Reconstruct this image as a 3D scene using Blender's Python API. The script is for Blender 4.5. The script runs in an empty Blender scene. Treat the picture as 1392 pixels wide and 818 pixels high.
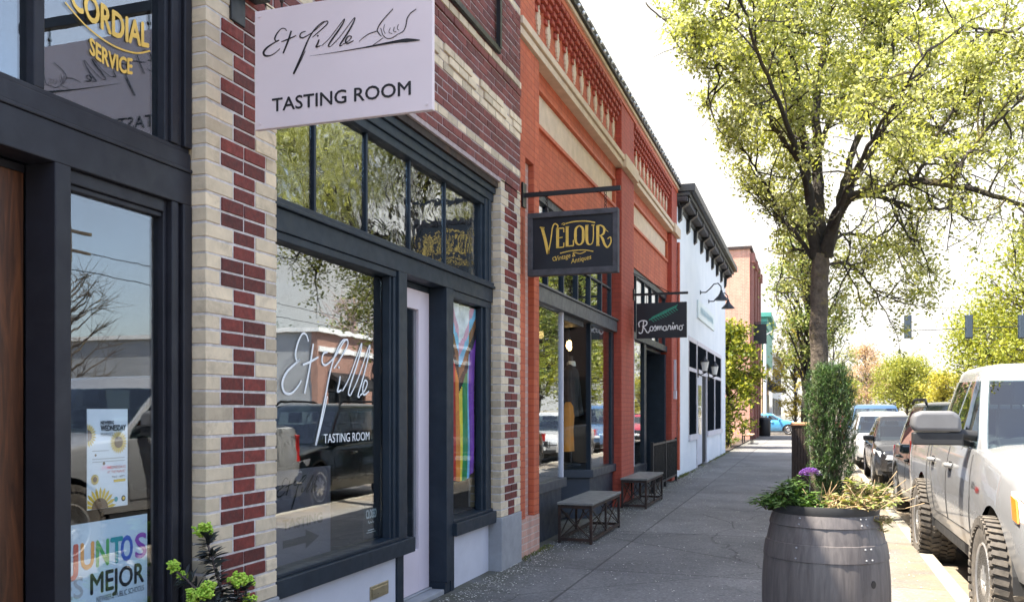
import bpy, bmesh, math, random
import numpy as np
from mathutils import Vector, Matrix
R = math.radians
random.seed(7)
rng = np.random.default_rng(7)
scene = bpy.context.scene
COL = scene.collection

# ------------------------------------------------------------ camera, sky, sun, exposure
cam = bpy.data.cameras.new('camera')
camo = bpy.data.objects.new('camera', cam)
COL.objects.link(camo)
cam.sensor_width = 36
cam.lens = 1205 / 1392 * 36
cam.shift_y = (557 - 409) / 1392
cam.clip_start = 0.05
cam.clip_end = 3000
camo.location = (0, 0, 1.6)
camo.rotation_euler = (R(90), 0, R(18.535))
cam.dof.use_dof = True
cam.dof.focus_distance = 6.0
cam.dof.aperture_fstop = 5.6
scene.camera = camo

SUN = Vector((-1.0, -0.5, 2.2)).normalized()
world = bpy.data.worlds.new('World')
scene.world = world
world.use_nodes = True
nt = world.node_tree
bg = nt.nodes['Background']
sky = nt.nodes.new('ShaderNodeTexSky')
sky.sky_type = 'NISHITA'
sky.sun_disc = False
sky.sun_elevation = math.asin(SUN.z)
sky.sun_rotation = math.atan2(SUN.x, SUN.y)
sky.air_density = 1.0
sky.dust_density = 1.6
sky.ozone_density = 1.0
nt.links.new(sky.outputs[0], bg.inputs[0])
bg.inputs[1].default_value = 0.075
# white veil added to the sky: whitens it ahead, neutralises ambient light elsewhere
tcw = nt.nodes.new('ShaderNodeTexCoord')
dt = nt.nodes.new('ShaderNodeVectorMath'); dt.operation = 'DOT_PRODUCT'; dt.inputs[1].default_value = Vector((-.10, .93, .36)).normalized()
nt.links.new(tcw.outputs['Generated'], dt.inputs[0])
nzw = nt.nodes.new('ShaderNodeTexNoise'); nzw.inputs['Scale'].default_value = 2.6; nzw.inputs['Detail'].default_value = 7; nzw.inputs['Roughness'].default_value = .6
nt.links.new(tcw.outputs['Generated'], nzw.inputs['Vector'])
ad = nt.nodes.new('ShaderNodeMath'); ad.operation = 'MULTIPLY_ADD'; ad.inputs[1].default_value = .55
nt.links.new(nzw.outputs[0], ad.inputs[0]); nt.links.new(dt.outputs['Value'], ad.inputs[2])
rw_ = nt.nodes.new('ShaderNodeValToRGB'); rw_.color_ramp.elements[0].position = .82; rw_.color_ramp.elements[1].position = 1.12
rw_.color_ramp.elements[0].color = (0, 0, 0, 1); rw_.color_ramp.elements[1].color = (1, 1, 1, 1)
mp_ = nt.nodes.new('ShaderNodeMapRange'); mp_.inputs['From Min'].default_value = .80; mp_.inputs['From Max'].default_value = 1.15; mp_.inputs['To Min'].default_value = .22; mp_.inputs['To Max'].default_value = 1.0
nt.links.new(ad.outputs[0], mp_.inputs[0])
cm = nt.nodes.new('ShaderNodeMix'); cm.data_type = 'RGBA'; cm.blend_type = 'MIX'
nt.links.new(mp_.outputs[0], cm.inputs[0]); nt.links.new(sky.outputs[0], cm.inputs[6]); cm.inputs[7].default_value = (2.25, 2.17, 2.06, 1)
nt.links.new(cm.outputs[2], bg.inputs[0])
sl = bpy.data.lights.new('sun', 'SUN')
sl.energy = 2.4
sl.angle = R(0.5)
sl.color = (1.0, 0.92, 0.79)
slo = bpy.data.objects.new('sun', sl)
COL.objects.link(slo)
slo.rotation_euler = (-SUN).to_track_quat('-Z', 'Y').to_euler()
slo.location = SUN * 50
vs = scene.view_settings
vs.view_transform = 'Standard'
vs.look = 'None'
vs.exposure = 3.17
vs.gamma = 1
vs.use_curve_mapping = False
scene.cycles.transparent_max_bounces = 24
scene.cycles.max_bounces = 8

# ------------------------------------------------------------ helpers
def tag(o, label=None, cat=None, group=None, kind=None):
    if label: o['label'] = label
    if cat: o['category'] = cat
    if group: o['group'] = group
    if kind: o['kind'] = kind
    return o

def thing(name, label, cat, loc=(0, 0, 0), group=None):
    o = bpy.data.objects.new(name, None)
    o.empty_display_size = 0.2
    COL.objects.link(o)
    o.location = loc
    return tag(o, label, cat, group)

def wloc(o):
    v = Vector((0, 0, 0))
    while o is not None:
        v += Vector(o.location)
        o = o.parent
    return v

def copy_tree(o, parent=None):
    c = o.copy()
    COL.objects.link(c)
    c.parent = parent
    for ch in list(o.children):
        copy_tree(ch, c)
    return c

class MB:
    def __init__(s):
        s.v = []; s.f = []; s.m = []
    def add(s, vs_, fs, m=0):
        b = len(s.v)
        s.v.extend([tuple(p) for p in vs_])
        for f in fs:
            s.f.append(tuple(b + i for i in f)); s.m.append(m)
        return s
    def box(s, x0, x1, y0, y1, z0, z1, m=0):
        x0, x1 = min(x0, x1), max(x0, x1); y0, y1 = min(y0, y1), max(y0, y1); z0, z1 = min(z0, z1), max(z0, z1)
        vs_ = [(x0,y0,z0),(x1,y0,z0),(x1,y1,z0),(x0,y1,z0),(x0,y0,z1),(x1,y0,z1),(x1,y1,z1),(x0,y1,z1)]
        return s.add(vs_, [(0,3,2,1),(4,5,6,7),(0,1,5,4),(1,2,6,5),(2,3,7,6),(3,0,4,7)], m)
    def obox(s, M, sx, sy, sz, m=0):
        vs_ = [M @ Vector((x*sx/2, y*sy/2, z*sz/2)) for z in (-1,1) for x, y in ((-1,-1),(1,-1),(1,1),(-1,1))]
        return s.add(vs_, [(0,3,2,1),(4,5,6,7),(0,1,5,4),(1,2,6,5),(2,3,7,6),(3,0,4,7)], m)
    def bar(s, p0, p1, w, h=None, m=0, up=(0,0,1)):
        h = h or w
        p0 = Vector(p0); p1 = Vector(p1); d = p1 - p0
        z = d.normalized(); u = Vector(up)
        if abs(z.dot(u)) > .98: u = Vector((1,0,0))
        x = z.cross(u).normalized(); y = z.cross(x)
        M = Matrix.Translation((p0+p1)/2) @ Matrix((x,y,z)).transposed().to_4x4()
        return s.obox(M, w, h, d.length, m)
    def tube(s, pts, rad, n=8, m=0, caps=True):
        pts = [Vector(p) for p in pts]
        if not hasattr(rad, '__len__'): rad = [rad]*len(pts)
        b = len(s.v); ref = None
        for i, p in enumerate(pts):
            d = (pts[min(i+1, len(pts)-1)] - pts[max(i-1, 0)])
            if d.length < 1e-9: d = Vector((0,0,1))
            d.normalize()
            if ref is None:
                ref = Vector((1,0,0)) if abs(d.x) < .8 else Vector((0,1,0))
            x = (ref - d*ref.dot(d))
            if x.length < 1e-6: x = d.orthogonal()
            x.normalize(); y = d.cross(x); ref = x
            for k in range(n):
                a = 2*math.pi*k/n
                s.v.append(tuple(p + (x*math.cos(a) + y*math.sin(a))*rad[i]))
        for i in range(len(pts)-1):
            for k in range(n):
                a0 = b+i*n+k; a1 = b+i*n+(k+1) % n
                s.f.append((a0, a1, a1+n, a0+n)); s.m.append(m)
        if caps:
            s.f.append(tuple(b+k for k in reversed(range(n)))); s.m.append(m)
            e = b+(len(pts)-1)*n
            s.f.append(tuple(e+k for k in range(n))); s.m.append(m)
        return s
    def lathe(s, prof, o=(0,0,0), n=32, axis='z', m=0):
        b = len(s.v); o = Vector(o)
        for r, h in prof:
            for k in range(n):
                a = 2*math.pi*k/n; c_, s_ = r*math.cos(a), r*math.sin(a)
                p = Vector((c_, s_, h)) if axis == 'z' else (Vector((h, c_, s_)) if axis == 'x' else Vector((s_, h, c_)))
                s.v.append(tuple(o+p))
        for i in range(len(prof)-1):
            for k in range(n):
                a0 = b+i*n+k; a1 = b+i*n+(k+1) % n
                s.f.append((a0, a1, a1+n, a0+n)); s.m.append(m)
        if prof[0][0] > 1e-4: s.f.append(tuple(b+k for k in reversed(range(n)))); s.m.append(m)
        if prof[-1][0] > 1e-4:
            e = b+(len(prof)-1)*n
            s.f.append(tuple(e+k for k in range(n))); s.m.append(m)
        return s
    def prism(s, poly, f, a, b_, m=0):
        # poly: 2d outline; f(u,v,w) -> point; extruded from w=a to w=b_
        n = len(poly)
        vs_ = [f(u, v, a) for u, v in poly] + [f(u, v, b_) for u, v in poly]
        fs = [tuple(range(n))[::-1], tuple(range(n, 2*n))] + [(i, (i+1) % n, n+(i+1) % n, n+i) for i in range(n)]
        return s.add(vs_, fs, m)
    def ball(s, c_, r, n=8, k=6, m=0, sc=(1,1,1)):
        b = len(s.v); c_ = Vector(c_)
        for i in range(k+1):
            t = math.pi*i/k
            for j in range(n):
                a = 2*math.pi*j/n
                s.v.append((c_.x+r*sc[0]*math.sin(t)*math.cos(a), c_.y+r*sc[1]*math.sin(t)*math.sin(a), c_.z+r*sc[2]*math.cos(t)))
        for i in range(k):
            for j in range(n):
                a0 = b+i*n+j; a1 = b+i*n+(j+1) % n
                s.f.append((a0, a0+n, a1+n, a1)); s.m.append(m)
        return s
    def build(s, name, mats, parent=None, smooth=None, bevel=0, seg=2, label=None):
        if not isinstance(mats, (list, tuple)): mats = [mats]
        off = wloc(parent) if parent is not None else Vector((0,0,0))
        me = bpy.data.meshes.new(name)
        me.from_pydata([(x-off.x, y-off.y, z-off.z) for x, y, z in s.v], [], s.f)
        for mm in mats: me.materials.append(mm)
        me.polygons.foreach_set('material_index', s.m)
        bm = bmesh.new(); bm.from_mesh(me)
        bmesh.ops.recalc_face_normals(bm, faces=bm.faces)
        bm.to_mesh(me); bm.free()
        if smooth is not None:
            me.polygons.foreach_set('use_smooth', [True]*len(me.polygons))
            me.set_sharp_from_angle(angle=R(smooth))
        me.update()
        o = bpy.data.objects.new(name, me)
        COL.objects.link(o)
        if parent is not None: o.parent = parent
        if bevel:
            bv = o.modifiers.new('bevel', 'BEVEL'); bv.width = bevel; bv.segments = seg
            bv.limit_method = 'ANGLE'; bv.angle_limit = R(40); bv.harden_normals = False
        if label: o['label'] = label
        return o

def struct(name, mb, m, **k):
    return tag(mb.build(name, m, **k), kind='structure')

# text / ribbons in a plane: origin o, right ux, up uy
_fontcache = {}
def text_geo(body):
    if body not in _fontcache:
        cu = bpy.data.curves.new('t', 'FONT'); cu.body = body; cu.resolution_u = 3
        ob = bpy.data.objects.new('t', cu); COL.objects.link(ob)
        dg = bpy.context.evaluated_depsgraph_get()
        me = bpy.data.meshes.new_from_object(ob.evaluated_get(dg))
        vs_ = [tuple(v.co)[:2] for v in me.vertices]; fs = [tuple(p.vertices) for p in me.polygons]
        bpy.data.objects.remove(ob); bpy.data.curves.remove(cu); bpy.data.meshes.remove(me)
        _fontcache[body] = (vs_, fs)
    return _fontcache[body]

class Plane:
    def __init__(s, o, ux, uy, th=0.0015):
        s.o = Vector(o); s.x = Vector(ux).normalized(); s.y = Vector(uy).normalized(); s.n = s.x.cross(s.y); s.th = th
    def p(s, u, v, w=0): return s.o + s.x*u + s.y*v + s.n*w
    def text(s, mb, body, u, v, width=None, height=None, m=0, align='l', rot=0, bold=0, curve=0, w0=0, slant=0):
        vs_, fs = text_geo(body)
        if not vs_: return
        x0 = min(a for a, b in vs_); x1 = max(a for a, b in vs_); y0 = 0; y1 = max(b for a, b in vs_)
        sy = height/(y1-y0) if height else None
        sx = width/(x1-x0) if width else sy
        if sy is None: sy = sx
        W = (x1-x0)*sx
        ox = {'l': 0, 'c': -W/2, 'r': -W}[align]
        cr, sr = math.cos(rot), math.sin(rot)
        shifts = [(0, 0)] if not bold else [(-bold, 0), (bold, 0), (0, bold), (0, -bold)]
        for k, (dx, dy) in enumerate(shifts):
            out = []
            for a, b in vs_:
                aa = (a-x0)*sx+ox+dx; bb = b*sy+dy
                aa += slant*bb
                bb += curve*((aa-ox-W/2)/(W/2))**2 if W else 0
                out.append(s.p(u+aa*cr-bb*sr, v+aa*sr+bb*cr, w0+s.th+k*0.00008))
            mb.add(out, fs, m)
    def ribbon(s, mb, pts, w, m=0, smooth=True, sub=6, k=0):
        # pts 2d; w scalar or list
        P = [Vector(p) for p in pts]; n = len(P)
        Wd = list(w) if hasattr(w, '__len__') else [w]*n
        q = []; qw = []
        if smooth and n > 2:
            for i in range(n-1):
                a = P[max(i-1, 0)]; b = P[i]; c_ = P[i+1]; d = P[min(i+2, n-1)]
                for j in range(sub):
                    t = j/sub
                    q.append(0.5*((2*b)+(c_-a)*t+(2*a-5*b+4*c_-d)*t*t+(3*b-a-3*c_+d)*t**3))
                    qw.append(Wd[i]*(1-t)+Wd[i+1]*t)
            q.append(P[-1]); qw.append(Wd[-1])
        else:
            q = P; qw = Wd
        L = []; Rr = []
        for i in range(len(q)):
            d = q[min(i+1, len(q)-1)]-q[max(i-1, 0)]
            if d.length < 1e-9: d = Vector((1, 0))
            d.normalize(); nn = Vector((-d.y, d.x))*qw[i]/2
            a = q[i]+nn; b = q[i]-nn
            L.append(s.p(a.x, a.y, s.th+k*0.0001)); Rr.append(s.p(b.x, b.y, s.th+k*0.0001))
        N = len(q)
        mb.add(L+Rr, [(N+i, N+i+1, i+1, i) for i in range(N-1)], m)
    def poly(s, mb, pts, m=0, w=None):
        mb.add([s.p(u, v, s.th if w is None else w) for u, v in pts], [tuple(range(len(pts)))], m)
    def rect(s, mb, u0, v0, u1, v1, m=0, w=None):
        s.poly(mb, [(u0, v0), (u1, v0), (u1, v1), (u0, v1)], m, w)
    def disc(s, mb, u, v, r, m=0, w=None, n=14, r2=None):
        s.poly(mb, [(u+r*math.cos(2*math.pi*i/n), v+(r2 or r)*math.sin(2*math.pi*i/n)) for i in range(n)], m, w)

# ------------------------------------------------------------ materials
def new_mat(name):
    m = bpy.data.materials.new(name); m.use_nodes = True
    t = m.node_tree
    return m, t, t.nodes['Principled BSDF'], t.nodes['Material Output']
def N(t, typ, **k):
    n = t.nodes.new(typ)
    for a, b in k.items(): setattr(n, a, b)
    return n
def rgba(c_): return (c_[0], c_[1], c_[2], 1)
def mixrgb(t, a, b, fac, typ='MIX'):
    n = N(t, 'ShaderNodeMix', data_type='RGBA', blend_type=typ)
    for s_, v in ((6, a), (7, b)):
        if hasattr(v, 'links') or hasattr(v, 'is_linked'): t.links.new(v, n.inputs[s_])
        else: n.inputs[s_].default_value = rgba(v)
    if hasattr(fac, 'is_linked'): t.links.new(fac, n.inputs[0])
    else: n.inputs[0].default_value = fac
    return n.outputs[2]
def math_(t, op, a, b=None, clamp=False):
    n = N(t, 'ShaderNodeMath', operation=op, use_clamp=clamp)
    for i, v in enumerate((a, b)):
        if v is None: continue
        if hasattr(v, 'is_linked'): t.links.new(v, n.inputs[i])
        else: n.inputs[i].default_value = v
    return n.outputs[0]
def ramp(t, fac, stops):
    n = N(t, 'ShaderNodeValToRGB')
    cr = n.color_ramp
    while len(cr.elements) < len(stops): cr.elements.new(0.5)
    for e, (p, c_) in zip(cr.elements, stops):
        e.position = p; e.color = rgba(c_) if hasattr(c_, '__len__') else (c_, c_, c_, 1)
    t.links.new(fac, n.inputs[0])
    return n.outputs[0]
def noise(t, vec, scale, detail=4, rough=.55, dist=0):
    n = N(t, 'ShaderNodeTexNoise'); n.inputs['Scale'].default_value = scale
    n.inputs['Detail'].default_value = detail; n.inputs['Roughness'].default_value = rough
    n.inputs['Distortion'].default_value = dist
    if vec is not None: t.links.new(vec, n.inputs['Vector'])
    return n.outputs[0]
def objco(t):
    return N(t, 'ShaderNodeTexCoord').outputs['Object']
def bump(t, b, h, strength=.3, dist=.01):
    n = N(t, 'ShaderNodeBump'); n.inputs['Strength'].default_value = strength; n.inputs['Distance'].default_value = dist
    t.links.new(h, n.inputs['Height']); t.links.new(n.outputs[0], b.inputs['Normal'])

def pmat(name, col, rough=.6, var=.15, scale=6, bmp=0, bdist=.004, metal=0, coat=0, dirt=None, island=0, spec=None, bscale=None):
    m, t, b, o = new_mat(name)
    co = objco(t)
    n1 = noise(t, co, scale, 6, .6)
    lo = [c_*(1-var) for c_ in col]; hi = [min(1, c_*(1+var)) for c_ in col]
    cc = ramp(t, n1, [(.3, lo), (.7, hi)])
    if island:
        g = N(t, 'ShaderNodeNewGeometry').outputs['Random Per Island']
        v = ramp(t, g, [(0, [1-island]*3), (1, [1+island]*3)])
        cc = mixrgb(t, cc, v, 1.0, 'MULTIPLY')
    if dirt:
        n2 = noise(t, co, scale*.35, 8, .7, .6)
        cc = mixrgb(t, cc, dirt[0], math_(t, 'MULTIPLY', ramp(t, n2, [(.52, 0.), (.72, 1.)]), dirt[1]))
    t.links.new(cc, b.inputs['Base Color'])
    b.inputs['Roughness'].default_value = rough
    t.links.new(ramp(t, noise(t, co, scale*2.3, 5), [(.25, max(0.02, rough-.1)), (.75, min(1, rough+.12))]), b.inputs['Roughness'])
    b.inputs['Metallic'].default_value = metal
    if coat: b.inputs['Coat Weight'].default_value = coat; b.inputs['Coat Roughness'].default_value = .03
    if spec is not None: b.inputs['Specular IOR Level'].default_value = spec
    if bmp: bump(t, b, noise(t, co, bscale or scale*6, 6, .65), bmp, bdist)
    return m

def brickmat(name, c1, c2, mortar, bw=.21, bh=.075, ms=.009, rough=.75, bmp=.5, stain=None, var=.12):
    m, t, b, o = new_mat(name)
    co = objco(t)
    sx = N(t, 'ShaderNodeSeparateXYZ'); t.links.new(co, sx.inputs[0])
    cx_ = N(t, 'ShaderNodeCombineXYZ')
    t.links.new(math_(t, 'ADD', sx.outputs[0], sx.outputs[1]), cx_.inputs[0]); t.links.new(sx.outputs[2], cx_.inputs[1])
    br = N(t, 'ShaderNodeTexBrick'); t.links.new(cx_.outputs[0], br.inputs['Vector'])
    br.inputs['Scale'].default_value = 1; br.inputs['Brick Width'].default_value = bw; br.inputs['Row Height'].default_value = bh
    br.inputs['Mortar Size'].default_value = ms; br.inputs['Mortar Smooth'].default_value = .3; br.inputs['Bias'].default_value = 0
    br.inputs['Color1'].default_value = rgba(c1); br.inputs['Color2'].default_value = rgba(c2); br.inputs['Mortar'].default_value = rgba(mortar)
    cc = br.outputs['Color']
    n1 = noise(t, co, 3.5, 8, .65)
    v = ramp(t, n1, [(.25, [1-var]*3), (.75, [1+var]*3)])
    cc = mixrgb(t, cc, v, 1.0, 'MULTIPLY')
    if stain:
        n2 = noise(t, co, 1.1, 8, .7, .5)
        cc = mixrgb(t, cc, stain[0], math_(t, 'MULTIPLY', ramp(t, n2, [(.55, 0.), (.75, 1.)]), stain[1]))
    mps = N(t, 'ShaderNodeMapping'); mps.inputs['Scale'].default_value = (5, 5, .35); t.links.new(co, mps.inputs[0])
    cc = mixrgb(t, cc, ramp(t, noise(t, mps.outputs[0], 1.6, 6, .7), [(.3, [.74]*3), (.6, [1.06]*3)]), 1.0, 'MULTIPLY')
    t.links.new(cc, b.inputs['Base Color']); b.inputs['Roughness'].default_value = rough
    h = math_(t, 'ADD', math_(t, 'MULTIPLY', math_(t, 'SUBTRACT', 1.0, br.outputs['Fac']), 1.0), math_(t, 'MULTIPLY', noise(t, co, 60, 4), .25))
    bump(t, b, h, bmp, .008)
    return m

def glassmat(name, tint=(.85, .9, .9), base=.07, wob=0, wscale=6, k=.75):
    m, t, b, o = new_mat(name)
    t.nodes.remove(b)
    lw = N(t, 'ShaderNodeLayerWeight'); lw.inputs[0].default_value = .5
    f5 = math_(t, 'POWER', lw.outputs['Facing'], 4.0)
    fac = math_(t, 'ADD', math_(t, 'MULTIPLY', f5, k), base, clamp=True)
    gl = N(t, 'ShaderNodeBsdfGlossy'); gl.inputs['Roughness'].default_value = 0.0
    gl.inputs['Color'].default_value = (.95, .97, 1, 1)
    tr = N(t, 'ShaderNodeBsdfTransparent'); tr.inputs['Color'].default_value = rgba(tint)
    if wob:
        bn = N(t, 'ShaderNodeBump'); bn.inputs['Strength'].default_value = wob; bn.inputs['Distance'].default_value = .02
        t.links.new(noise(t, objco(t), wscale, 2, .5, .8), bn.inputs['Height'])
        t.links.new(bn.outputs[0], gl.inputs['Normal'])
    mx = N(t, 'ShaderNodeMixShader'); t.links.new(fac, mx.inputs[0]); t.links.new(tr.outputs[0], mx.inputs[1]); t.links.new(gl.outputs[0], mx.inputs[2])
    t.links.new(mx.outputs[0], o.inputs['Surface'])
    return m

def leafmat(name, cols, rough=.5, trans=.45):
    m, t, b, o = new_mat(name)
    g = N(t, 'ShaderNodeNewGeometry').outputs['Random Per Island']
    n = len(cols)
    cc = ramp(t, g, [(i/(n-1) if n > 1 else 0, c_) for i, c_ in enumerate(cols)])
    cc = mixrgb(t, cc, ramp(t, noise(t, objco(t), .9, 3), [(.3, [.75]*3), (.7, [1.2]*3)]), 1.0, 'MULTIPLY')
    t.links.new(cc, b.inputs['Base Color']); b.inputs['Roughness'].default_value = rough
    b.inputs['Specular IOR Level'].default_value = .35
    tl = N(t, 'ShaderNodeBsdfTranslucent'); t.links.new(mixrgb(t, cc, (1.0, 1.0, .35), .9, 'MULTIPLY'), tl.inputs['Color'])
    gn = N(t, 'ShaderNodeMixShader'); gn.inputs[0].default_value = trans
    t.links.new(b.outputs[0], gn.inputs[1]); t.links.new(tl.outputs[0], gn.inputs[2]); t.links.new(gn.outputs[0], o.inputs['Surface'])
    return m

def emit(name, col, s):
    m, t, b, o = new_mat(name)
    b.inputs['Base Color'].default_value = rgba(col); b.inputs['Emission Color'].default_value = rgba(col); b.inputs['Emission Strength'].default_value = s
    return m

M = {}
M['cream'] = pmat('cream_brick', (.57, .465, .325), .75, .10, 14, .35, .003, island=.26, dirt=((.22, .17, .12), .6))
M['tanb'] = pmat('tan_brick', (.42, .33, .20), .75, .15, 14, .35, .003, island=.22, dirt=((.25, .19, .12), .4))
M['redb'] = pmat('red_brick', (.125, .018, .013), .7, .35, 26, .5, .004, island=.4, dirt=((.045, .02, .02), .5))
M['redb2'] = pmat('red_wall_brick', (.145, .034, .027), .75, .3, 16, .4, .003, island=.3, dirt=((.12, .07, .07), .4))
M['mortar_u'] = pmat('wall_mortar', (.36, .29, .28), .9, .2, 20, .4, .003)
M['mortar'] = pmat('mortar', (.60, .55, .54), .9, .15, 20, .4, .003)
M['mortar_d'] = pmat('grey_mortar', (.52, .48, .46), .9, .25, 20, .4, .003)
M['navy'] = pmat('dark_blue_grey_paint', (.0125, .0215, .033), .45, .18, 5, .15, .002, dirt=((.05, .06, .07), .3), spec=.3)
M['char'] = pmat('charcoal_paint', (.015, .0155, .0215), .48, .18, 5, .15, .002, dirt=((.06, .06, .068), .3), spec=.3)
M['panelw'] = pmat('pale_bulkhead_paint', (.56, .56, .61), .6, .06, 3, .1, .002, dirt=((.33, .32, .33), .35))
M['pink'] = pmat('pale_pink_paint', (.66, .575, .61), .45, .03, 3, .05, .001)
M['signpink'] = pmat('pink_sign_board', (.68, .585, .60), .5, .03, 2, 0)
M['ink'] = pmat('black_lettering', (.012, .011, .013), .5, .1, 5)
M['white'] = pmat('white_lettering', (.82, .84, .84), .5, .04, 8)
M['gold'] = pmat('gold_lettering', (.78, .50, .10), .35, .15, 10, metal=.35)
M['stone'] = pmat('grey_plinth_stone', (.27, .275, .285), .8, .16, 5, .4, .004, dirt=((.42, .42, .42), .3))
M['wood'] = None
M['blk'] = pmat('black_painted_metal', (.006, .006, .007), .45, .2, 8, .1, .001)
M['steel'] = pmat('rusty_steel', (.03, .018, .015), .6, .4, 9, .4, .002, metal=.3, dirt=((.12, .05, .025), .6))
M['brass'] = pmat('brass', (.48, .40, .25), .35, .2, 10, metal=.8)
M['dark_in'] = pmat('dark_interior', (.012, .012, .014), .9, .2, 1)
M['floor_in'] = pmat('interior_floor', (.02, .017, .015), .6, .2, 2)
M['glass'] = glassmat('window_glass', base=.17, wob=.012, wscale=2.5, k=.95)
M['glass_side'] = glassmat('side_window_glass', tint=(.95, .97, .97), base=.02, wob=.01, wscale=2.5, k=.18)
M['darkpane'] = pmat('dark_window_pane', (.010, .012, .015), .6, .2, 2, spec=0)  # dark reflection put into the colour; matt, so the pane mirrors nothing
M['glass_old'] = glassmat('old_transom_glass', base=.22, wob=.22, wscale=5)
M['glass_far'] = glassmat('shop_glass', base=.12, wob=.03, wscale=3)
M['orange'] = brickmat('painted_orange_brick', (.51, .118, .048), (.44, .092, .038), (.38, .078, .034), bmp=.55, stain=((.30, .09, .06), .3))
M['orangef'] = pmat('painted_orange_trim', (.48, .105, .044), .6, .15, 6, .2, .003)
M['dkred'] = brickmat('painted_dark_red_brick', (.40, .066, .034), (.35, .056, .03), (.30, .048, .027), bmp=.55)
M['beige'] = pmat('beige_trim', (.60, .46, .32), .75, .12, 6, .3, .003, dirt=((.42, .3, .2), .3))
M['pinkbrick'] = brickmat('pale_pink_brick', (.52, .30, .23), (.47, .26, .2), (.5, .38, .32))
M['slate'] = pmat('slate_blue_bulkhead', (.017, .027, .042), .5, .15, 4, .15, .002, dirt=((.10, .11, .12), .3))
M['siding'] = pmat('white_siding', (.74, .77, .80), .6, .05, 2, .15, .002, dirt=((.5, .52, .53), .25))
M['blkwood'] = pmat('weathered_grey_wood', (.055, .052, .056), .75, .35, 12, .5, .003)
M['signblk'] = pmat('black_sign_board', (.006, .007, .012), .35, .2, 3)
M['greenp'] = pmat('green_sprig_paint', (.03, .30, .19), .5, .2, 8)
M['tallbrick'] = brickmat('salmon_brick', (.52, .25, .17), (.46, .21, .145), (.50, .36, .28), bw=.22, bh=.08, bmp=.4, stain=((.58, .38, .27), .4))
M['bark'] = pmat('bark', (.026, .020, .015), .9, .45, 7, 1.0, .03, dirt=((.20, .16, .02), .75), bscale=22)
M['bark2'] = pmat('grey_bark', (.105, .082, .062), .9, .55, 11, 1.0, .05, dirt=((.24, .19, .03), .6), bscale=24)  # trunk's sunlit tone put into the colour; limbs use the darker bark
M['soil'] = pmat('soil', (.05, .035, .025), .95, .4, 20, .8, .01)
# ------------------------------------------------------------ the setting: ground, sidewalk, kerb, road
def walkmat():
    m, t, b, o = new_mat('sidewalk_concrete')
    co = objco(t)
    agg = N(t, 'ShaderNodeTexVoronoi'); agg.inputs['Scale'].default_value = 55; t.links.new(co, agg.inputs['Vector'])
    base = ramp(t, noise(t, co, .8, 7, .65, .4), [(.3, (.10, .10, .10)), (.7, (.195, .19, .185))])
    agc = ramp(t, agg.outputs['Color'], [(0, [.4]*3), (.55, [.95]*3), (.85, [1.3]*3), (1, [2.4]*3)])
    sx = N(t, 'ShaderNodeSeparateXYZ'); t.links.new(co, sx.inputs[0])
    br = N(t, 'ShaderNodeTexBrick'); t.links.new(co, br.inputs['Vector'])
    br.offset = 0
    br.inputs['Scale'].default_value = 1; br.inputs['Brick Width'].default_value = 2.05; br.inputs['Row Height'].default_value = 2.9
    br.inputs['Mortar Size'].default_value = .013; br.inputs['Mortar Smooth'].default_value = .2
    br.inputs['Color1'].default_value = (.80, .80, .80, 1); br.inputs['Color2'].default_value = (1.16, 1.15, 1.15, 1); br.inputs['Mortar'].default_value = (.30, .30, .30, 1)
    c1 = mixrgb(t, base, agc, .6, 'MULTIPLY')
    c1 = mixrgb(t, c1, br.outputs['Color'], .9, 'MULTIPLY')
    c1 = mixrgb(t, c1, (.10, .10, .105), math_(t, 'MULTIPLY', ramp(t, noise(t, co, 1.7, 8, .75, 1.2), [(.56, 0.), (.74, 1.)]), .55))
    c1 = mixrgb(t, c1, (.36, .35, .33), math_(t, 'MULTIPLY', ramp(t, noise(t, co, 5.5, 6, .8, .4), [(.66, 0.), (.78, 1.)]), .35))
    wv = N(t, 'ShaderNodeTexVoronoi', feature='DISTANCE_TO_EDGE'); wv.inputs['Scale'].default_value = .33
    wc = mixrgb(t, co, noise(t, co, 2.2, 5), .22, 'ADD'); t.links.new(wc, wv.inputs['Vector'])
    crack = ramp(t, wv.outputs['Distance'], [(0.0, 0.35), (.0035, 1.0)])
    c1 = mixrgb(t, c1, crack, 1.0, 'MULTIPLY')
    gum = N(t, 'ShaderNodeTexVoronoi'); gum.inputs['Scale'].default_value = 1.9; gum.inputs['Randomness'].default_value = 1; t.links.new(co, gum.inputs['Vector'])
    c1 = mixrgb(t, c1, (.05, .048, .05), math_(t, 'MULTIPLY', ramp(t, gum.outputs['Distance'], [(.045, 1.), (.06, 0.)]), .55))
    wallm = N(t, 'ShaderNodeMapRange'); wallm.inputs['From Min'].default_value = -2.35; wallm.inputs['From Max'].default_value = -2.9; t.links.new(sx.outputs[0], wallm.inputs[0])
    c1 = mixrgb(t, c1, (.055, .055, .032), math_(t, 'MULTIPLY', math_(t, 'MULTIPLY', wallm.outputs[0], ramp(t, noise(t, co, 3.0, 7, .7), [(.35, .1), (.6, 1.)])), .85))
    edge = N(t, 'ShaderNodeMapRange'); edge.inputs['From Min'].default_value = .25; edge.inputs['From Max'].default_value = 1.05; t.links.new(sx.outputs[0], edge.inputs[0])
    c1 = mixrgb(t, c1, (.20, .145, .085), math_(t, 'MULTIPLY', math_(t, 'MULTIPLY', edge.outputs[0], ramp(t, noise(t, co, 2.1, 8, .75, .5), [(.36, .15), (.62, 1.)])), .75))
    t.links.new(c1, b.inputs['Base Color']); b.inputs['Roughness'].default_value = .85
    bump(t, b, math_(t, 'ADD', noise(t, co, 160, 4, .7), math_(t, 'MULTIPLY', agg.outputs['Distance'], .6)), .35, .004)
    return m
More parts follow.
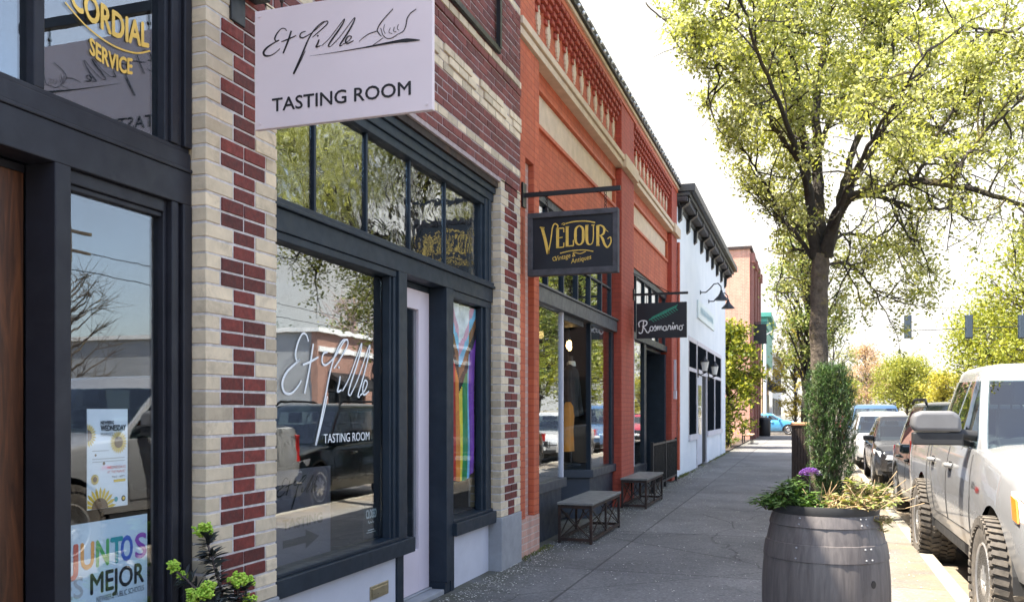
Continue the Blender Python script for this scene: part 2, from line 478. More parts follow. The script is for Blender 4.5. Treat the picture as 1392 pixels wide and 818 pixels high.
def roadmat():
    m, t, b, o = new_mat('asphalt')
    co = objco(t)
    base = ramp(t, noise(t, co, 1.1, 8, .7, .6), [(.3, (.05, .049, .048)), (.7, (.095, .09, .085))])
    v = N(t, 'ShaderNodeTexVoronoi'); v.inputs['Scale'].default_value = 60; t.links.new(co, v.inputs['Vector'])
    c1 = mixrgb(t, base, ramp(t, v.outputs['Color'], [(0, [.5]*3), (1, [1.6]*3)]), .7, 'MULTIPLY')
    c1 = mixrgb(t, c1, (.26, .20, .14), math_(t, 'MULTIPLY', ramp(t, noise(t, co, 2.5, 9, .8, .3), [(.45, 0.), (.6, 1.)]), .6))
    t.links.new(c1, b.inputs['Base Color']); b.inputs['Roughness'].default_value = .9
    bump(t, b, noise(t, co, 120, 5, .7), .5, .006)
    return m
M['walk'] = walkmat(); M['road'] = roadmat()
M['kerb'] = pmat('kerb_concrete', (.27, .245, .20), .85, .15, 6, .4, .004, dirt=((.18, .17, .15), .5))
M['earth'] = pmat('bare_ground', (.20, .16, .11), .95, .3, .6, .6, .02)
M['paint'] = pmat('worn_road_paint', (.70, .69, .64), .7, .15, 6, dirt=((.2, .2, .19), .6))
M['gutter'] = pmat('gutter_concrete', (.20, .165, .12), .9, .25, 8, .5, .006, dirt=((.20, .14, .09), .6))

g = MB(); g.box(-900, 900, -500, 1500, -.9, -.20); struct('ground', g, M['earth'])
g = MB(); g.box(-12, 1.16, -14, 58, -.19, 0); g.box(-12, 1.16, 69, 240, -.19, 0); struct('sidewalk', g, M['walk'])
g = MB()
for a, b_ in ((-14, 58), (69, 240)):
    n = int((b_-a)/3.05)
    for i in range(n):
        y0 = a+(b_-a)*i/n
        g.box(1.165, 1.31, y0+.006, a+(b_-a)*(i+1)/n-.006, -.19, .004)
struct('kerb', g, M['kerb'], bevel=.018)
g = MB(); g.box(1.315, 17.6, -40, 260, -.19, -.13); g.box(-200, 1.315, 58.2, 68.8, -.19, -.131); g.box(17.6, 200, 58.2, 68.8, -.19, -.131); struct('road', g, M['road'])
g = MB(); g.box(1.316, 1.72, -14, 58, -.129, -.126); struct('gutter', g, M['gutter'])
g = MB(); g.box(17.75, 60, -40, 58, -.19, 0); g.box(17.75, 60, 69, 240, -.19, 0); struct('far_sidewalk', g, M['walk'])
g = MB(); g.box(17.6, 17.745, -40, 58, -.19, .004); g.box(17.6, 17.745, 69, 240, -.19, .004); struct('far_kerb', g, M['kerb'])
g = MB()
for y in range(-10, 57, 6): g.box(9.4, 9.52, y, y+3, -.1295, -.126)
for i in range(14): g.box(3.0+i*1.0, 3.5+i*1.0, 55.0, 57.6, -.1295, -.126)
struct('road_markings', g, M['paint'])
g = MB(); g.box(-11.9, -2.95, 34.0, 48.2, .004, .05); struct('planting_bed', g, M['soil'])

# fallen petals and grit on the sidewalk, thickest along the shop fronts
pv = []; pf = []
def petal(x, y, s):
    a = random.random()*6.28; c_, s_ = math.cos(a)*s, math.sin(a)*s
    b = len(pv); z = .005+random.random()*.004
    pv.extend([(x-c_, y-s_, z), (x+s_*.6, y-c_*.6, z+.003), (x+c_, y+s_, z+.001), (x-s_*.6, y+c_*.6, z+.004)]); pf.append((b, b+1, b+2, b+3))
for i in range(5200):
    y = 4+random.random()**1.3*22
    x = -2.93+abs(random.gauss(0, .22)) if random.random() < .62 else random.uniform(-2.8, 1.1)
    petal(x, y, random.choice([.005, .006, .007, .009, .013]))
for bx0, by0, by1 in ((-2.5, 10.3, 12.0), (-2.5, 14.3, 16.1)):
    for i in range(170):
        petal(random.uniform(-2.9, -2.3), random.uniform(by0-.15, by1), random.uniform(.004, .009))
g = MB(); g.add(pv, pf); tag(g.build('fallen_petals', pmat('petals', (.72, .69, .62), .8, .2, 30, island=.3)), 'pale fallen petals and grit scattered over the grey sidewalk', 'petals', kind='stuff')

# ------------------------------------------------------------ two tone brick shop building
X0 = -2.9
shop = thing('brick_shop', 'red and cream brick shop with dark blue grey window frames nearest on the left', 'building', (-2.9, 6.2, 0))
CP = .078; JT = .013
def brick(mb, x0, x1, y0, y1, z0, z1, m):
    j = .0028; q = .0016
    mb.box(x0, x1+random.uniform(-j, j), y0+random.uniform(-q, q), y1+random.uniform(-q, q), z0+random.uniform(-q, q), z1+random.uniform(-q, q), m)
def pier(y0, y1, z0, z1, back=-3.15, name='brick_pier'):
    mb = MB(); W = y1-y0
    mb.box(back-.1, X0-.005, y0+.005, y1-.005, z0, z1, 2)
    i = 0; z = z0
    while z < z1-.01:
        dbl = (i//2) % 2 == 1
        cuts = [0, .19, .505, .825, 1] if dbl else [0, .36, .67, 1]
        cols = [0, 1, 1, 0] if dbl else [0, 1, 0]
        zt = min(z+CP-JT, z1)
        for k in range(len(cols)):
            a = y0+W*cuts[k]+(JT/2 if k else 0); b = y0+W*cuts[k+1]-(JT/2 if k < len(cols)-1 else 0)
            depth = .09
            brick(mb, X0-depth, X0+(.0015 if cols[k] == 1 else 0), a, b, z, zt, cols[k])
        # returns on both sides of the pier
        for yy, sgn in ((y0, -1), (y1, 1)):
            xs = [back-.08, X0-.2 if i % 2 else X0-.13, X0-.094]
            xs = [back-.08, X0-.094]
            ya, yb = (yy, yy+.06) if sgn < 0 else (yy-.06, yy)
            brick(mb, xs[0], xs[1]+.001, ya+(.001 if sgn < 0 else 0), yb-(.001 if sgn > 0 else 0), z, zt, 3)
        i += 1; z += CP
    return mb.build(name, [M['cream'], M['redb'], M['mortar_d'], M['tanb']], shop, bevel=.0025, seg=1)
PIERS = [(3.77, 4.40), (8.31, 8.93)]
for y0, y1 in PIERS:
    pier(y0, y1, .535, 3.9)
    pl = MB(); pl.box(-3.25, X0+.012, y0-.012, y1+.012, -.05, .53); pl.build('plinth', M['stone'], shop, bevel=.008)
# a third pier out of frame to the left
pier(-.62, 0.0, .535, 3.9)
pl = MB(); pl.box(-3.25, X0+.012, -.632, .012, -.05, .53); pl.build('plinth', M['stone'], shop, bevel=.008)

# upper wall, courses of real bricks: red with cream bands
mb = MB(); mb.box(-3.3, X0-.005, -.61, 8.925, 3.86, 7.15, 2)
ncr = int((7.1-3.9)/CP); zz = 3.9
creamrows = {2, 7, 8, 9, 14, 24, 36}
for i in range(ncr):
    z0 = 3.9+i*CP; z1 = z0+CP-JT
    cr = i in creamrows
    off = (.5 if i % 2 else 0)*.215
    y = 3.3-off
    while y < 8.93:
        a = max(y, 3.3); b = min(y+.215-JT, 8.93)
        if b-a > .02:
            pr = 0
            if i in (8, 9) and ((y+off)/.86) % 1 < .78: pr = .016
            if i == 7: pr = .004
            if i in (13, 14): pr = .012
            brick(mb, X0-.07, X0+pr, a, b, z0, z1, 0 if cr else 1)
        y += .215
mb.box(X0-.07, X0, -.61, 3.295, 3.9, 7.1, 1)
mb.build('upper_wall', [M['cream'], M['redb2'], M['mortar_u']], shop, bevel=.0022, seg=1)
mb = MB(); mb.box(-3.45, X0+.05, -.65, 8.93, 7.15, 7.27); mb.build('coping', M['stone'], shop, bevel=.01)
mb = MB(); mb.box(-3.3, X0-.03, 0, 3.76, 3.80, 3.86); mb.box(-3.3, X0-.03, 4.41, 8.30, 3.80, 3.86); mb.build('lintel', M['steel'], shop)
# old steel sign frame fixed to the upper wall
mb = MB()
mb.box(X0+.016, X0+.05, 5.2, 8.17, 5.07, 5.12); mb.box(X0+.016, X0+.06, 8.12, 8.17, 5.12, 6.6); mb.box(X0+.016, X0+.05, 5.2, 8.12, 6.15, 6.19)
mb.box(X0+.016, X0+.05, 5.2, 5.25, 5.12, 6.6)
mb.build('steel_frame', M['blk'], shop)
# shell: side walls, roof, interior
mb = MB(); mb.box(-14, -3.32, 8.62, 8.9, 0, 7.0); mb.box(-14, -3.32, -.6, -.3, 0, 7.0); mb.box(-14, -13.7, -.3, 8.62, 0, 7.0); mb.build('side_wall', M['tallbrick'], shop)
mb = MB(); mb.box(-13.9, -3.31, -.29, 8.61, 6.7, 6.8); mb.build('roof', M['stone'], shop)
mb = MB(); mb.box(-9.0, -8.9, -.29, 8.61, 0, 4.4); mb.box(-8.9, -3.32, -.29, 8.61, 4.2, 4.3); mb.box(-8.9, -3.3, 4.02, 4.12, .12, 4.2); mb.box(-8.9, -3.33, 8.54, 8.60, .12, 4.2); mb.build('interior_wall', M['dark_in'], shop)  # near-black lining along the side wall added so the room reads unlit
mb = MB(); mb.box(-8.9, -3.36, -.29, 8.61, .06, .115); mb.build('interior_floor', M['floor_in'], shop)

def moulded(mb, x, y0, y1, z0, z1):  # stepped frame member face at x
    mb.box(x-.10, x, y0, y1, z0, z1)

# --- the tasting room shop front (between the piers, 4.40 .. 8.31)
FX = -2.985
mb = MB()
# head, transom bar, sill
mb.box(FX-.14, FX+.03, 4.402, 8.308, 3.74, 3.80); mb.box(FX-.14, FX+.008, 4.402, 8.308, 3.665, 3.74); mb.box(FX-.14, FX-.012, 4.402, 8.308, 3.60, 3.665)
mb.box(FX-.16, FX, 4.402, 8.308, 2.665, 2.80); mb.box(FX-.16, FX+.028, 4.402, 8.308, 2.80, 2.825); mb.box(FX-.16, FX+.012, 4.402, 8.308, 2.825, 2.86)
mb.box(FX-.14, FX-.015, 4.402, 6.17, 2.615, 2.665); mb.box(FX-.14, FX-.015, 7.285, 8.308, 2.60, 2.665)
# transom stiles and mullions
mb.box(FX-.10, FX-.03, 8.05, 8.10, 2.86, 3.60); mb.box(FX-.13, FX-.005, 8.10, 8.18, 2.86, 3.665); mb.box(FX-.14, FX+.006, 8.18, 8.25, 2.86, 3.74); mb.box(FX-.16, FX-.02, 8.25, 8.308, 2.86, 3.74)
for y in (5.035, 5.745, 6.475, 7.205): mb.box(FX-.078, FX-.045, y-.013, y+.013, 2.86, 3.60)
mb.box(FX-.14, FX-.02, 4.402, 4.44, 2.86, 3.60)
# display window: jambs, posts, sill
mb.box(FX-.13, FX-.02, 4.402, 4.46, .62, 2.615)
mb.box(FX-.10, FX-.035, 6.09, 6.12, .62, 2.615); mb.box(FX-.14, FX-.018, 6.12, 6.17, .62, 2.615); mb.box(FX-.19, FX+.004, 6.17, 6.315, .62, 2.665)
mb.box(FX-.16, FX+.035, 4.402, 6.40, .485, .60); mb.box(FX-.16, FX, 4.402, 6.317, .60, .625)
mb.box(FX-.16, FX-.03, 6.21, 6.325, .0, .484)
# side window posts and sill
mb.box(FX-.18, FX+.0, 7.12, 7.28, .10, 2.665); mb.box(FX-.10, FX-.035, 8.08, 8.13, .62, 2.60); mb.box(FX-.13, FX-.008, 8.13, 8.21, .62, 2.60); mb.box(FX-.14, FX-.02, 8.21, 8.308, .62, 2.60)
mb.box(FX-.16, FX+.04, 7.26, 8.308, .485, .60); mb.box(FX-.16, FX, 7.285, 8.308, .60, .625)
mb.box(FX-.18, FX-.01, 7.24, 7.32, .0, .484)
mb.box(FX-.18, FX-.015, 7.12, 7.235, .0, .10)
# recess linings either side of and above the door
mb.box(FX-.24, FX-.195, 6.22, 6.31, .03, 2.665); mb.box(FX-.24, FX-.165, 6.32, 7.115, 2.62, 2.665); mb.box(FX-.24, FX-.185, 7.125, 7.27, 0, 2.665)
mb.build('window_frame', M['navy'], shop, bevel=.005)
for ya_, yb_ in ((4.402, 6.205), (7.325, 8.308)):
    mb = MB(); mb.box(FX-.10, FX-.045, ya_, yb_, .0, .484); mb.build('bulkhead', M['panelw'], shop)
GX = FX-.075
def pane(y0, y1, z0, z1, x, mat, parent, name='window', x1=None):
    mb = MB(); x1 = x if x1 is None else x1
    mb.add([(x, y0, z0), (x1, y1, z0), (x1, y1, z1), (x, y0, z1), (x-.006, y0, z0), (x1-.006, y1, z0), (x1-.006, y1, z1), (x-.006, y0, z1)],
           [(0,1,2,3), (7,6,5,4), (0,4,5,1), (1,5,6,2), (2,6,7,3), (3,7,4,0)])
    return mb.build(name, mat, parent)
ys = [4.44, 5.017, 5.053, 5.727, 5.763, 6.457, 6.493, 7.187, 7.223, 8.05]
for i in range(0, 10, 2): pane(ys[i], ys[i+1], 2.86, 3.60, FX-.065, M['glass_old'], shop, 'transom_window')
main = pane(4.46, 6.09, .625, 2.615, GX+.015, M['glass'], shop, 'display_window', GX-.028)
side = pane(7.28, 8.08, .625, 2.60, GX, M['glass_side'], shop, 'side_window')
# door with its narrow light
DX = FX-.165
door = MB(); door.box(DX-.05, DX, 6.32, 6.42, .06, 2.615); door.box(DX-.05, DX, 6.90, 7.115, .06, 2.615)
door.box(DX-.05, DX, 6.42, 6.90, 2.45, 2.615); door.box(DX-.05, DX, 6.42, 6.90, .06, .42)
dobj = door.build('door', M['pink'], shop, bevel=.003)
mb = MB(); mb.box(DX-.03, DX-.024, 6.421, 6.899, .421, 2.449); mb.build('door_glass', M['glass'], dobj)
mb = MB(); mb.tube([(DX+.002, 6.42, 1.0), (DX+.06, 6.42, 1.02), (DX+.06, 6.42, 1.25), (DX+.002, 6.42, 1.27)], .011, 8); mb.build('handle', M['blk'], dobj, smooth=40)
mb = MB(); mb.box(DX-.1, FX-.02, 6.33, 7.115, 0.0, .045); mb.box(DX-.1, DX+.03, 6.33, 7.115, .045, .058); mb.build('doorstep', M['stone'], shop, bevel=.006)
# brass letter slot in the bulkhead
mb = MB(); mb.box(FX-.045, FX-.035, 5.78, 6.07, .215, .315); mb.box(FX-.035, FX-.028, 5.80, 6.05, .235, .295); mb.build('letter_slot', M['brass'], shop, bevel=.003)

# script strokes shared by the hanging sign and the window
SC = {
 'E': [(238,172),(226,158),(204,160),(180,186),(166,216),(174,232),(192,226),(160,243),(118,270),(97,298),(108,318),(142,316),(176,296),(198,276)],
 't': [(266,172),(250,222),(232,268),(216,305)],
 'tb': [(206,236),(250,220),(296,200)],
 'fb': [(352,176),(326,186),(318,208),(342,212),(400,178),(452,132),(478,118),(480,134),(440,172),(392,212)],
 'f': [(478,119),(446,128),(404,168),(368,225),(338,295),(308,365),(281,424),(292,408),(322,352),(350,292)],
 'i': [(432,226),(424,248),(414,270),(440,262)],
 'l': [(446,264),(490,222),(540,158),(572,116),(580,110),(572,132),(540,182),(504,232),(486,264),(500,268)],
 'm': [(502,266),(550,216),(600,150),(630,110),(640,104),(632,128),(604,180),(572,230),(552,262),(566,262)],
 'e': [(568,258),(602,238),(620,214),(602,210),(586,236),(596,252),(632,236)],
}
SW = {
 'E': [.5,.4,.4,.8,1.2,.6,.5,.6,1.2,1.6,1.2,.6,.4,.3], 't': [1.1,1.2,1.2,.9], 'tb': [.4,.8,.4], 'fb': [.4,.7,1.0,.6,.35,.35,.4,.6,.6,.3],
 'f': [.4,.5,.7,.9,1.2,1.4,1.3,.7,.4,.3], 'i': [.8,1.1,.9,.3], 'l': [.3,.3,.35,.4,.5,.8,1.1,1.1,.8,.3], 'm': [.3,.3,.35,.4,.5,.8,1.1,1.1,.8,.3], 'e': [.3,.35,.6,.6,1.1,.8,.3]}
def unrect(p):
    x, y = p
    yt = 55-.145*(x-42); yb = 760-.117*(x-42)
    return ((x-42)/1027, 1-(y-yt)/(yb-yt))
def script(pl, mb, sx, sy, ox, oy, wt, m=0, thin=.35):
    for k, key in enumerate(SC):
        pts = [unrect(p) for p in SC[key]]
        w = [wt*(thin+(1-thin)*v) for v in SW[key]]
        pl.ribbon(mb, [(ox+a*sx, oy+b*sy) for a, b in pts], w, m, k=k)
    a, b = unrect((424, 204)); pl.disc(mb, ox+a*sx, oy+b*sy, wt*.55, m)
# white lettering on the display window glass
ang = -.043/1.63
gpl = Plane((GX+.017, 4.46, .625), (ang, 1, 0), (0, 0, 1), .002)
mb = MB(); script(gpl, mb, 2.265, 1.83, .10, -.04, .0165, thin=.6)
gpl.text(mb, 'TASTING ROOM', .73, .755, width=.68, height=.06)
mb.build('window_lettering', M['white'], main)
# --- the left shop front of the same building, charcoal frame, wooden door
def woodmat():
    m, t, b, o = new_mat('stained_wood')
    co = objco(t)
    mp = N(t, 'ShaderNodeMapping'); mp.inputs['Scale'].default_value = (9, 9, .8); t.links.new(co, mp.inputs[0])
    n1 = noise(t, mp.outputs[0], 2.2, 9, .65, 1.6)
    cc = ramp(t, n1, [(.25, (.018, .008, .004)), (.5, (.075, .028, .012)), (.75, (.17, .06, .022))])
    t.links.new(cc, b.inputs['Base Color']); b.inputs['Roughness'].default_value = .45
    bump(t, b, n1, .25, .004)
    return m
M['wood'] = woodmat()
LX = -2.985
M['glass_left'] = glassmat('left_window_glass', tint=(.93, .96, .97), base=.095, wob=.012, wscale=2.5, k=.65)
mb = MB()
mb.box(LX-.12, LX-.015, .0, 3.765, 2.90, 2.925); mb.box(LX-.14, LX, .0, 3.765, 2.635, 2.80); mb.box(LX-.14, LX+.008, .0, 3.765, 2.80, 2.82); mb.box(LX-.14, LX-.004, .0, 3.765, 2.82, 2.90)
mb.box(LX-.12, LX-.02, 0, 3.765, 3.70, 3.80)
mb.box(LX-.10, LX-.02, 2.815, 2.87, 2.925, 3.70); mb.box(LX-.10, LX-.02, .9, .955, 2.925, 3.70)
mb.box(LX-.10, LX-.02, 3.59, 3.62, 2.925, 3.70); mb.box(LX-.12, LX-.002, 3.62, 3.67, 2.925, 3.70); mb.box(LX-.12, LX-.015, 3.67, 3.71, 2.925, 3.70); mb.box(LX-.12, LX+.004, 3.71, 3.765, 2.925, 3.80)
# post between door and window, its jamb goes back to the door
mb.box(LX-.16, LX+.004, 2.90, 2.985, 0, 2.635); mb.box(LX-.17, LX-.01, 1.7, 1.80, 0, 2.635); mb.box(LX-.17, LX-.16, 1.80, 2.90, 2.60, 2.635)
mb.box(LX-.12, LX-.03, 2.985, 3.60, 2.575, 2.635); mb.box(LX-.12, LX-.045, 2.985, 3.60, 2.55, 2.575)
mb.box(LX-.10, LX-.035, 3.60, 3.625, .60, 2.635); mb.box(LX-.12, LX-.004, 3.625, 3.67, .60, 2.635); mb.box(LX-.12, LX-.02, 3.67, 3.70, .60, 2.635); mb.box(LX-.12, LX+.004, 3.70, 3.765, 0, 2.635)
mb.box(LX-.14, LX+.04, 2.985, 3.70, .48, .60); mb.box(LX-.1, LX-.04, 2.985, 3.70, 0, .479)
mb.box(LX-.12, LX-.03, .0, .08, 0, 2.635); mb.box(LX-.14, LX+.04, .08, 1.70, .48, .60); mb.box(LX-.1, LX-.04, .08, 1.70, 0, .479)
mb.build('window_frame', M['char'], shop, bevel=.005, label='charcoal painted frame of the left shop front')
lw = pane(2.985, 3.60, .60, 2.55, LX-.068, M['glass_left'], shop, 'display_window')
pane(.08, 1.70, .60, 2.635, LX-.07, M['glass'], shop, 'display_window')
ltw = pane(2.87, 3.59, 2.925, 3.70, LX-.06, M['glass'], shop, 'transom_window')
pane(.955, 2.815, 2.925, 3.70, LX-.06, M['glass'], shop, 'transom_window')
pane(.0, .9, 2.925, 3.70, LX-.06, M['glass'], shop, 'transom_window')
door = MB()
for k in range(6): door.box(LX-.205, LX-.165+.002*(k % 2), 1.80+k*.1833, 1.80+(k+1)*.1833-.004, .03, 2.60)
d2 = door.build('door', M['wood'], shop, bevel=.003, label='brown stained plank door')
mb = MB(); mb.tube([(LX-.165, 1.93, .9), (LX-.10, 1.93, .92), (LX-.10, 1.93, 1.25), (LX-.165, 1.93, 1.27)], .012, 8); mb.build('handle', M['blk'], d2, smooth=40)
mb = MB()
pl = Plane((LX-.058, 2.87, 2.925), (0, 1, 0), (0, 0, 1), .002)
pl.text(mb, 'CORDIAL', .17, .40, width=.48, height=.115, curve=.035, bold=.004)
pl.text(mb, 'SERVICE', .28, .245, width=.26, height=.072, curve=.02, bold=.003)
pl.ribbon(mb, [(.14, .43), (.27, .372), (.42, .352), (.56, .372), (.66, .42)], .008, k=5)
mb.build('gold_lettering', M['gold'], ltw)

# --- posters taped inside the left window (their own things)
def paper(name, label, cat, x, y0, y1, z0, z1, base, wav=.004):
    th_ = thing(name, label, cat, (x, (y0+y1)/2, z0))
    mb = MB(); nx = 10
    vs_ = []; fs = []
    for k in range(nx+1):
        y = y0+(y1-y0)*k/nx; dx = 0
        vs_ += [(x+dx, y, z0), (x+dx, y, z1)]
    for k in range(nx): fs.append((2*k, 2*k+2, 2*k+3, 2*k+1))
    n = len(vs_)
    vs_ += [(a-.0012, b, c_) for a, b, c_ in vs_]; fs += [tuple(n+i for i in reversed(f)) for f in fs]
    mb.add(vs_, fs); mb.build('sheet', base, th_)
    return th_, Plane((x, y0, z0), (0, 1, 0), (0, 0, 1), .0012)
M['paper'] = pmat('pale_blue_paper', (.66, .76, .84), .6, .04, 3)
M['paperw'] = pmat('white_paper', (.80, .83, .86), .6, .03, 3)
cols = {'r': (.62, .07, .05), 'o': (.78, .30, .04), 'y': (.82, .62, .05), 'g': (.10, .42, .13), 't': (.03, .33, .36), 'b': (.06, .13, .5), 'p': (.30, .07, .42), 'k': (.02, .02, .025), 'grey': (.45, .46, .48), 'yd': (.72, .47, .02), 'br': (.14, .07, .03)}
PM = {k: pmat('print_'+n, cols[k], .5, .08, 8) for k, n in (('r','red'),('o','orange'),('y','yellow'),('g','green'),('t','teal'),('b','blue'),('p','purple'),('k','black'),('grey','grey'),('yd','sunflower_yellow'),('br','brown'))}
P1, pl = paper('poster', 'pale blue poster with rainbow JUNTOS lettering low in the left window', 'poster', LX-.082, 2.93, 3.54, .645, 1.095, M['paper'])
keys = ['r', 'o', 'y', 'g', 't', 'b', 'p', 'k', 'grey']
mb = MB()
for ch, cidx, u in zip('JUNTOS', (0, 1, 3, 4, 5, 6), (.125, .195, .285, .372, .437, .530)):
    pl.text(mb, ch, u, .245, height=.115, width=.072 if ch != 'J' else .05, m=cidx, bold=.004)
pl.text(mb, 'ES', .09, .125, height=.092, width=.115, m=8, bold=.002); pl.text(mb, 'MEJOR', .25, .125, height=.092, width=.335, m=7, bold=.003)
pl.text(mb, 'NEWBERG PUBLIC SCHOOLS', .285, .082, height=.026, width=.30, m=7)
mb.build('print', [PM[k] for k in keys], P1)
P2, pl = paper('flyer', 'white sunflower flyer taped above the rainbow lettered poster', 'flyer', LX-.083, 3.16, 3.41, 1.15, 1.605, M['paperw'])
mb = MB()
def sunflower(u, v, r, clip=None, core=.4):
    for k in range(22):
        a = 2*math.pi*k/22+.1
        q = [(u+r*core*math.cos(a-.12), v+r*core*math.sin(a-.12)), (u+r*.8*math.cos(a-.1), v+r*.8*math.sin(a-.1)), (u+r*math.cos(a), v+r*math.sin(a)), (u+r*.8*math.cos(a+.1), v+r*.8*math.sin(a+.1)), (u+r*core*math.cos(a+.12), v+r*core*math.sin(a+.12))]
        q = [(min(max(x, .001), .249), min(max(y, .001), .444)) for x, y in q]
        pl.poly(mb, q, 0, .0014+k*.00002)
    q = [(u+r*.5*math.cos(2*math.pi*i/16), v+r*.5*math.sin(2*math.pi*i/16)) for i in range(16)]
    q = [(min(max(x, .001), .249), min(max(y, .001), .444)) for x, y in q]
    pl.poly(mb, q, 1, .0021)
sunflower(.075, .0, .10); sunflower(.0, .335, .055); sunflower(.19, .30, .055); sunflower(.045, .135, .026)
pl.disc(mb, .05, .245, .006, 1); pl.disc(mb, .10, .205, .008, 1)
pl.text(mb, 'NEWBERG', .08, .385, height=.015, width=.08, m=2, bold=.001, w0=.001); pl.text(mb, 'WEDNESDAY', .08, .355, height=.025, width=.155, m=2, bold=.0018, w0=.001); pl.text(mb, 'MARKET', .08, .33, height=.016, width=.075, m=2, w0=.001)
for k, (u, v, w_) in enumerate([(.03, .262, .10), (.03, .225, .2), (.03, .212, .2)]): pl.rect(mb, u, v, u+w_, v+.004, 4)
pl.text(mb, 'WEDNESDAYS', .12, .178, height=.013, width=.115, m=3); pl.text(mb, 'AT THE MARKET', .12, .158, height=.012, width=.115, m=3)
pl.rect(mb, .16, .115, .235, .127, 0); pl.text(mb, 'MAY - SEPT', .15, .135, height=.009, width=.08, m=2)
pl.disc(mb, .175, .035, .012, 5); pl.disc(mb, .222, .035, .014, 2); pl.disc(mb, .222, .035, .008, 0, .0022)
mb.build('print', [PM['yd'], PM['br'], PM['k'], PM['r'], PM['grey'], PM['t']], P2)

# --- things inside the tasting room windows
fl = thing('rainbow_flag', 'progress rainbow flag hanging behind the narrow window beside the pink door', 'flag', (-3.12, 7.55, .98))
def flagx(u, v): return -3.088-.012*math.sin(u*15+.8+1.2*v)-.006*math.sin(u*31+v*3)
stripe = [(.60, .03, .02), (.85, .27, .03), (.90, .72, .05), (.02, .28, .08), (.22, .52, .78), (.20, .04, .38)]
chev = [(.9, .9, .9), (.80, .42, .55), (.25, .62, .85), (.30, .13, .045), (.012, .012, .014)]
def fabmat(n, c_):
    m, t, b, o = new_mat(n)
    b.inputs['Base Color'].default_value = rgba(c_); b.inputs['Roughness'].default_value = .7
    cc = mixrgb(t, c_, ramp(t, noise(t, objco(t), 9, 3), [(.3, [.75]*3), (.7, [1.2]*3)]), 1, 'MULTIPLY'); t.links.new(cc, b.inputs['Base Color'])
    tl = N(t, 'ShaderNodeBsdfTranslucent'); t.links.new(cc, tl.inputs[0])
    mx = N(t, 'ShaderNodeMixShader'); mx.inputs[0].default_value = .2
    t.links.new(b.outputs[0], mx.inputs[1]); t.links.new(tl.outputs[0], mx.inputs[2]); t.links.new(mx.outputs[0], o.inputs['Surface'])
    return m
fm = [fabmat('flag_'+n, c_) for n, c_ in zip(['red','orange','yellow','green','blue','violet','white','pink','sky','brown','black'], stripe+chev)]
mb = MB(); nu, nv = 48, 80
FY0, FW, FZ0, FH = 7.465, .62, .97, 1.61
vid = {}
for i in range(nu+1):
    for j in range(nv+1):
        u, v = i/nu, j/nv
        mb.v.append((flagx(u, v), FY0+FW*u*(1-.10*(1-v))+.018*math.sin(5.5*v+1.0)*(1-abs(2*u-1))+.012*math.sin(9*v)*u, FZ0+FH*v-.05*(1-v)*math.sin(u*3.1)+.03*(1-v)*u))
for i in range(nu):
    for j in range(nv):
        u, v = (i+.5)/nu, (j+.5)/nv
        c_ = min(5, int(u*6))
        d = (v-.50)-abs(u-.42)*.55
        if d > 0: c_ = 10
        for q, th2 in ((9, .07), (8, .14), (7, .21), (6, .28)):
            if d > th2: c_ = q
        a = i*(nv+1)+j
        mb.f.append((a, a+nv+1, a+nv+2, a+1)); mb.m.append(c_)
mb.build('cloth', fm, fl, smooth=60)
mb = MB(); mb.tube([(-3.12, 7.29, 2.585), (-3.12, 8.07, 2.585)], .008, 8); mb.build('rod', M['blk'], fl)
nb = thing('notice_card', 'small printed white card standing in the window below the rainbow flag', 'card', (-3.13, 7.4, .63))
mb = MB(); mb.box(-3.135, -3.132, 7.42, 7.62, .63, .84); mb.build('card', M['paperw'], nb)
pl = Plane((-3.132, 7.42, .63), (0, 1, 0), (0, 0, 1), .001); mb = MB()
for k in range(7): pl.rect(mb, .02, .03+k*.022, .19-.03*(k % 3), .04+k*.022, 1)
pl.rect(mb, .02, .18, .13, .2, 0)
mb.build('print', [PM['r'], PM['grey']], nb)
jar = thing('jar', 'dark jar with a pale lid behind the printed card in the narrow window', 'jar', (-3.26, 7.44, .63))
mb = MB(); mb.lathe([(.0, .63), (.06, .63), (.065, .65), (.065, .85), (.05, .88)], (-3.26, 7.44, 0), 20); mb.build('body', M['blk'], jar, smooth=50)
mb = MB(); mb.lathe([(.055, .88), (.058, .885), (.058, .92), (.0, .92)], (-3.26, 7.44, 0), 20); mb.build('lid', M['beige'], jar, smooth=50)
mb = MB(); mb.box(-3.6, -3.16, 7.275, 8.3, .58, .63); mb.build('window_ledge', M['dark_in'], shop)
mb = MB(); mb.box(-3.9, -3.165, 4.41, 6.2, .12, .14); mb.build('window_ledge', M['dark_in'], shop)
sb = thing('sandwich_board', 'shade-darkened pink sandwich board with TASTING and an arrow inside the display window', 'sandwich board', (-3.4, 5.2, .12))
bm_ = pmat('shaded_pink_board', (.26, .21, .25), .5, .06, 3)  # sign pink darkened in the colour for the shade indoors
mb = MB(); mb.box(-3.30, -3.28, 4.90, 5.66, .30, 1.20); mb.build('panel', bm_, sb, bevel=.004)
for y in (4.94, 5.58):
    mb = MB(); mb.bar((-3.312, y, .14), (-3.312, y, 1.18), .03, .02); mb.bar((-3.55, y, .14), (-3.318, y, 1.16), .03, .02); mb.build('stand', M['blk'], sb)
pl = Plane((-3.28, 4.90, .34), (0, 1, 0), (0, 0, 1), .002); mb = MB()
pl.text(mb, 'TASTING', .14, .47, height=.065, width=.50, bold=.004)
pl.poly(mb, [(.14, .35), (.42, .35), (.42, .31), (.60, .375), (.42, .44), (.42, .40), (.14, .40)])
script(pl, mb, .95, .55, .02, .36, .010)
mb.build('lettering', M['ink'], sb)
cl = thing('closed_notice', 'small black CLOSED notice on the glass at the lower right of the display window', 'notice', (-3.095, 5.8, .64))
mb = MB(); mb.box(-3.118, -3.112, 5.84, 6.075, .645, .905); mb.build('sheet', M['blk'], cl)
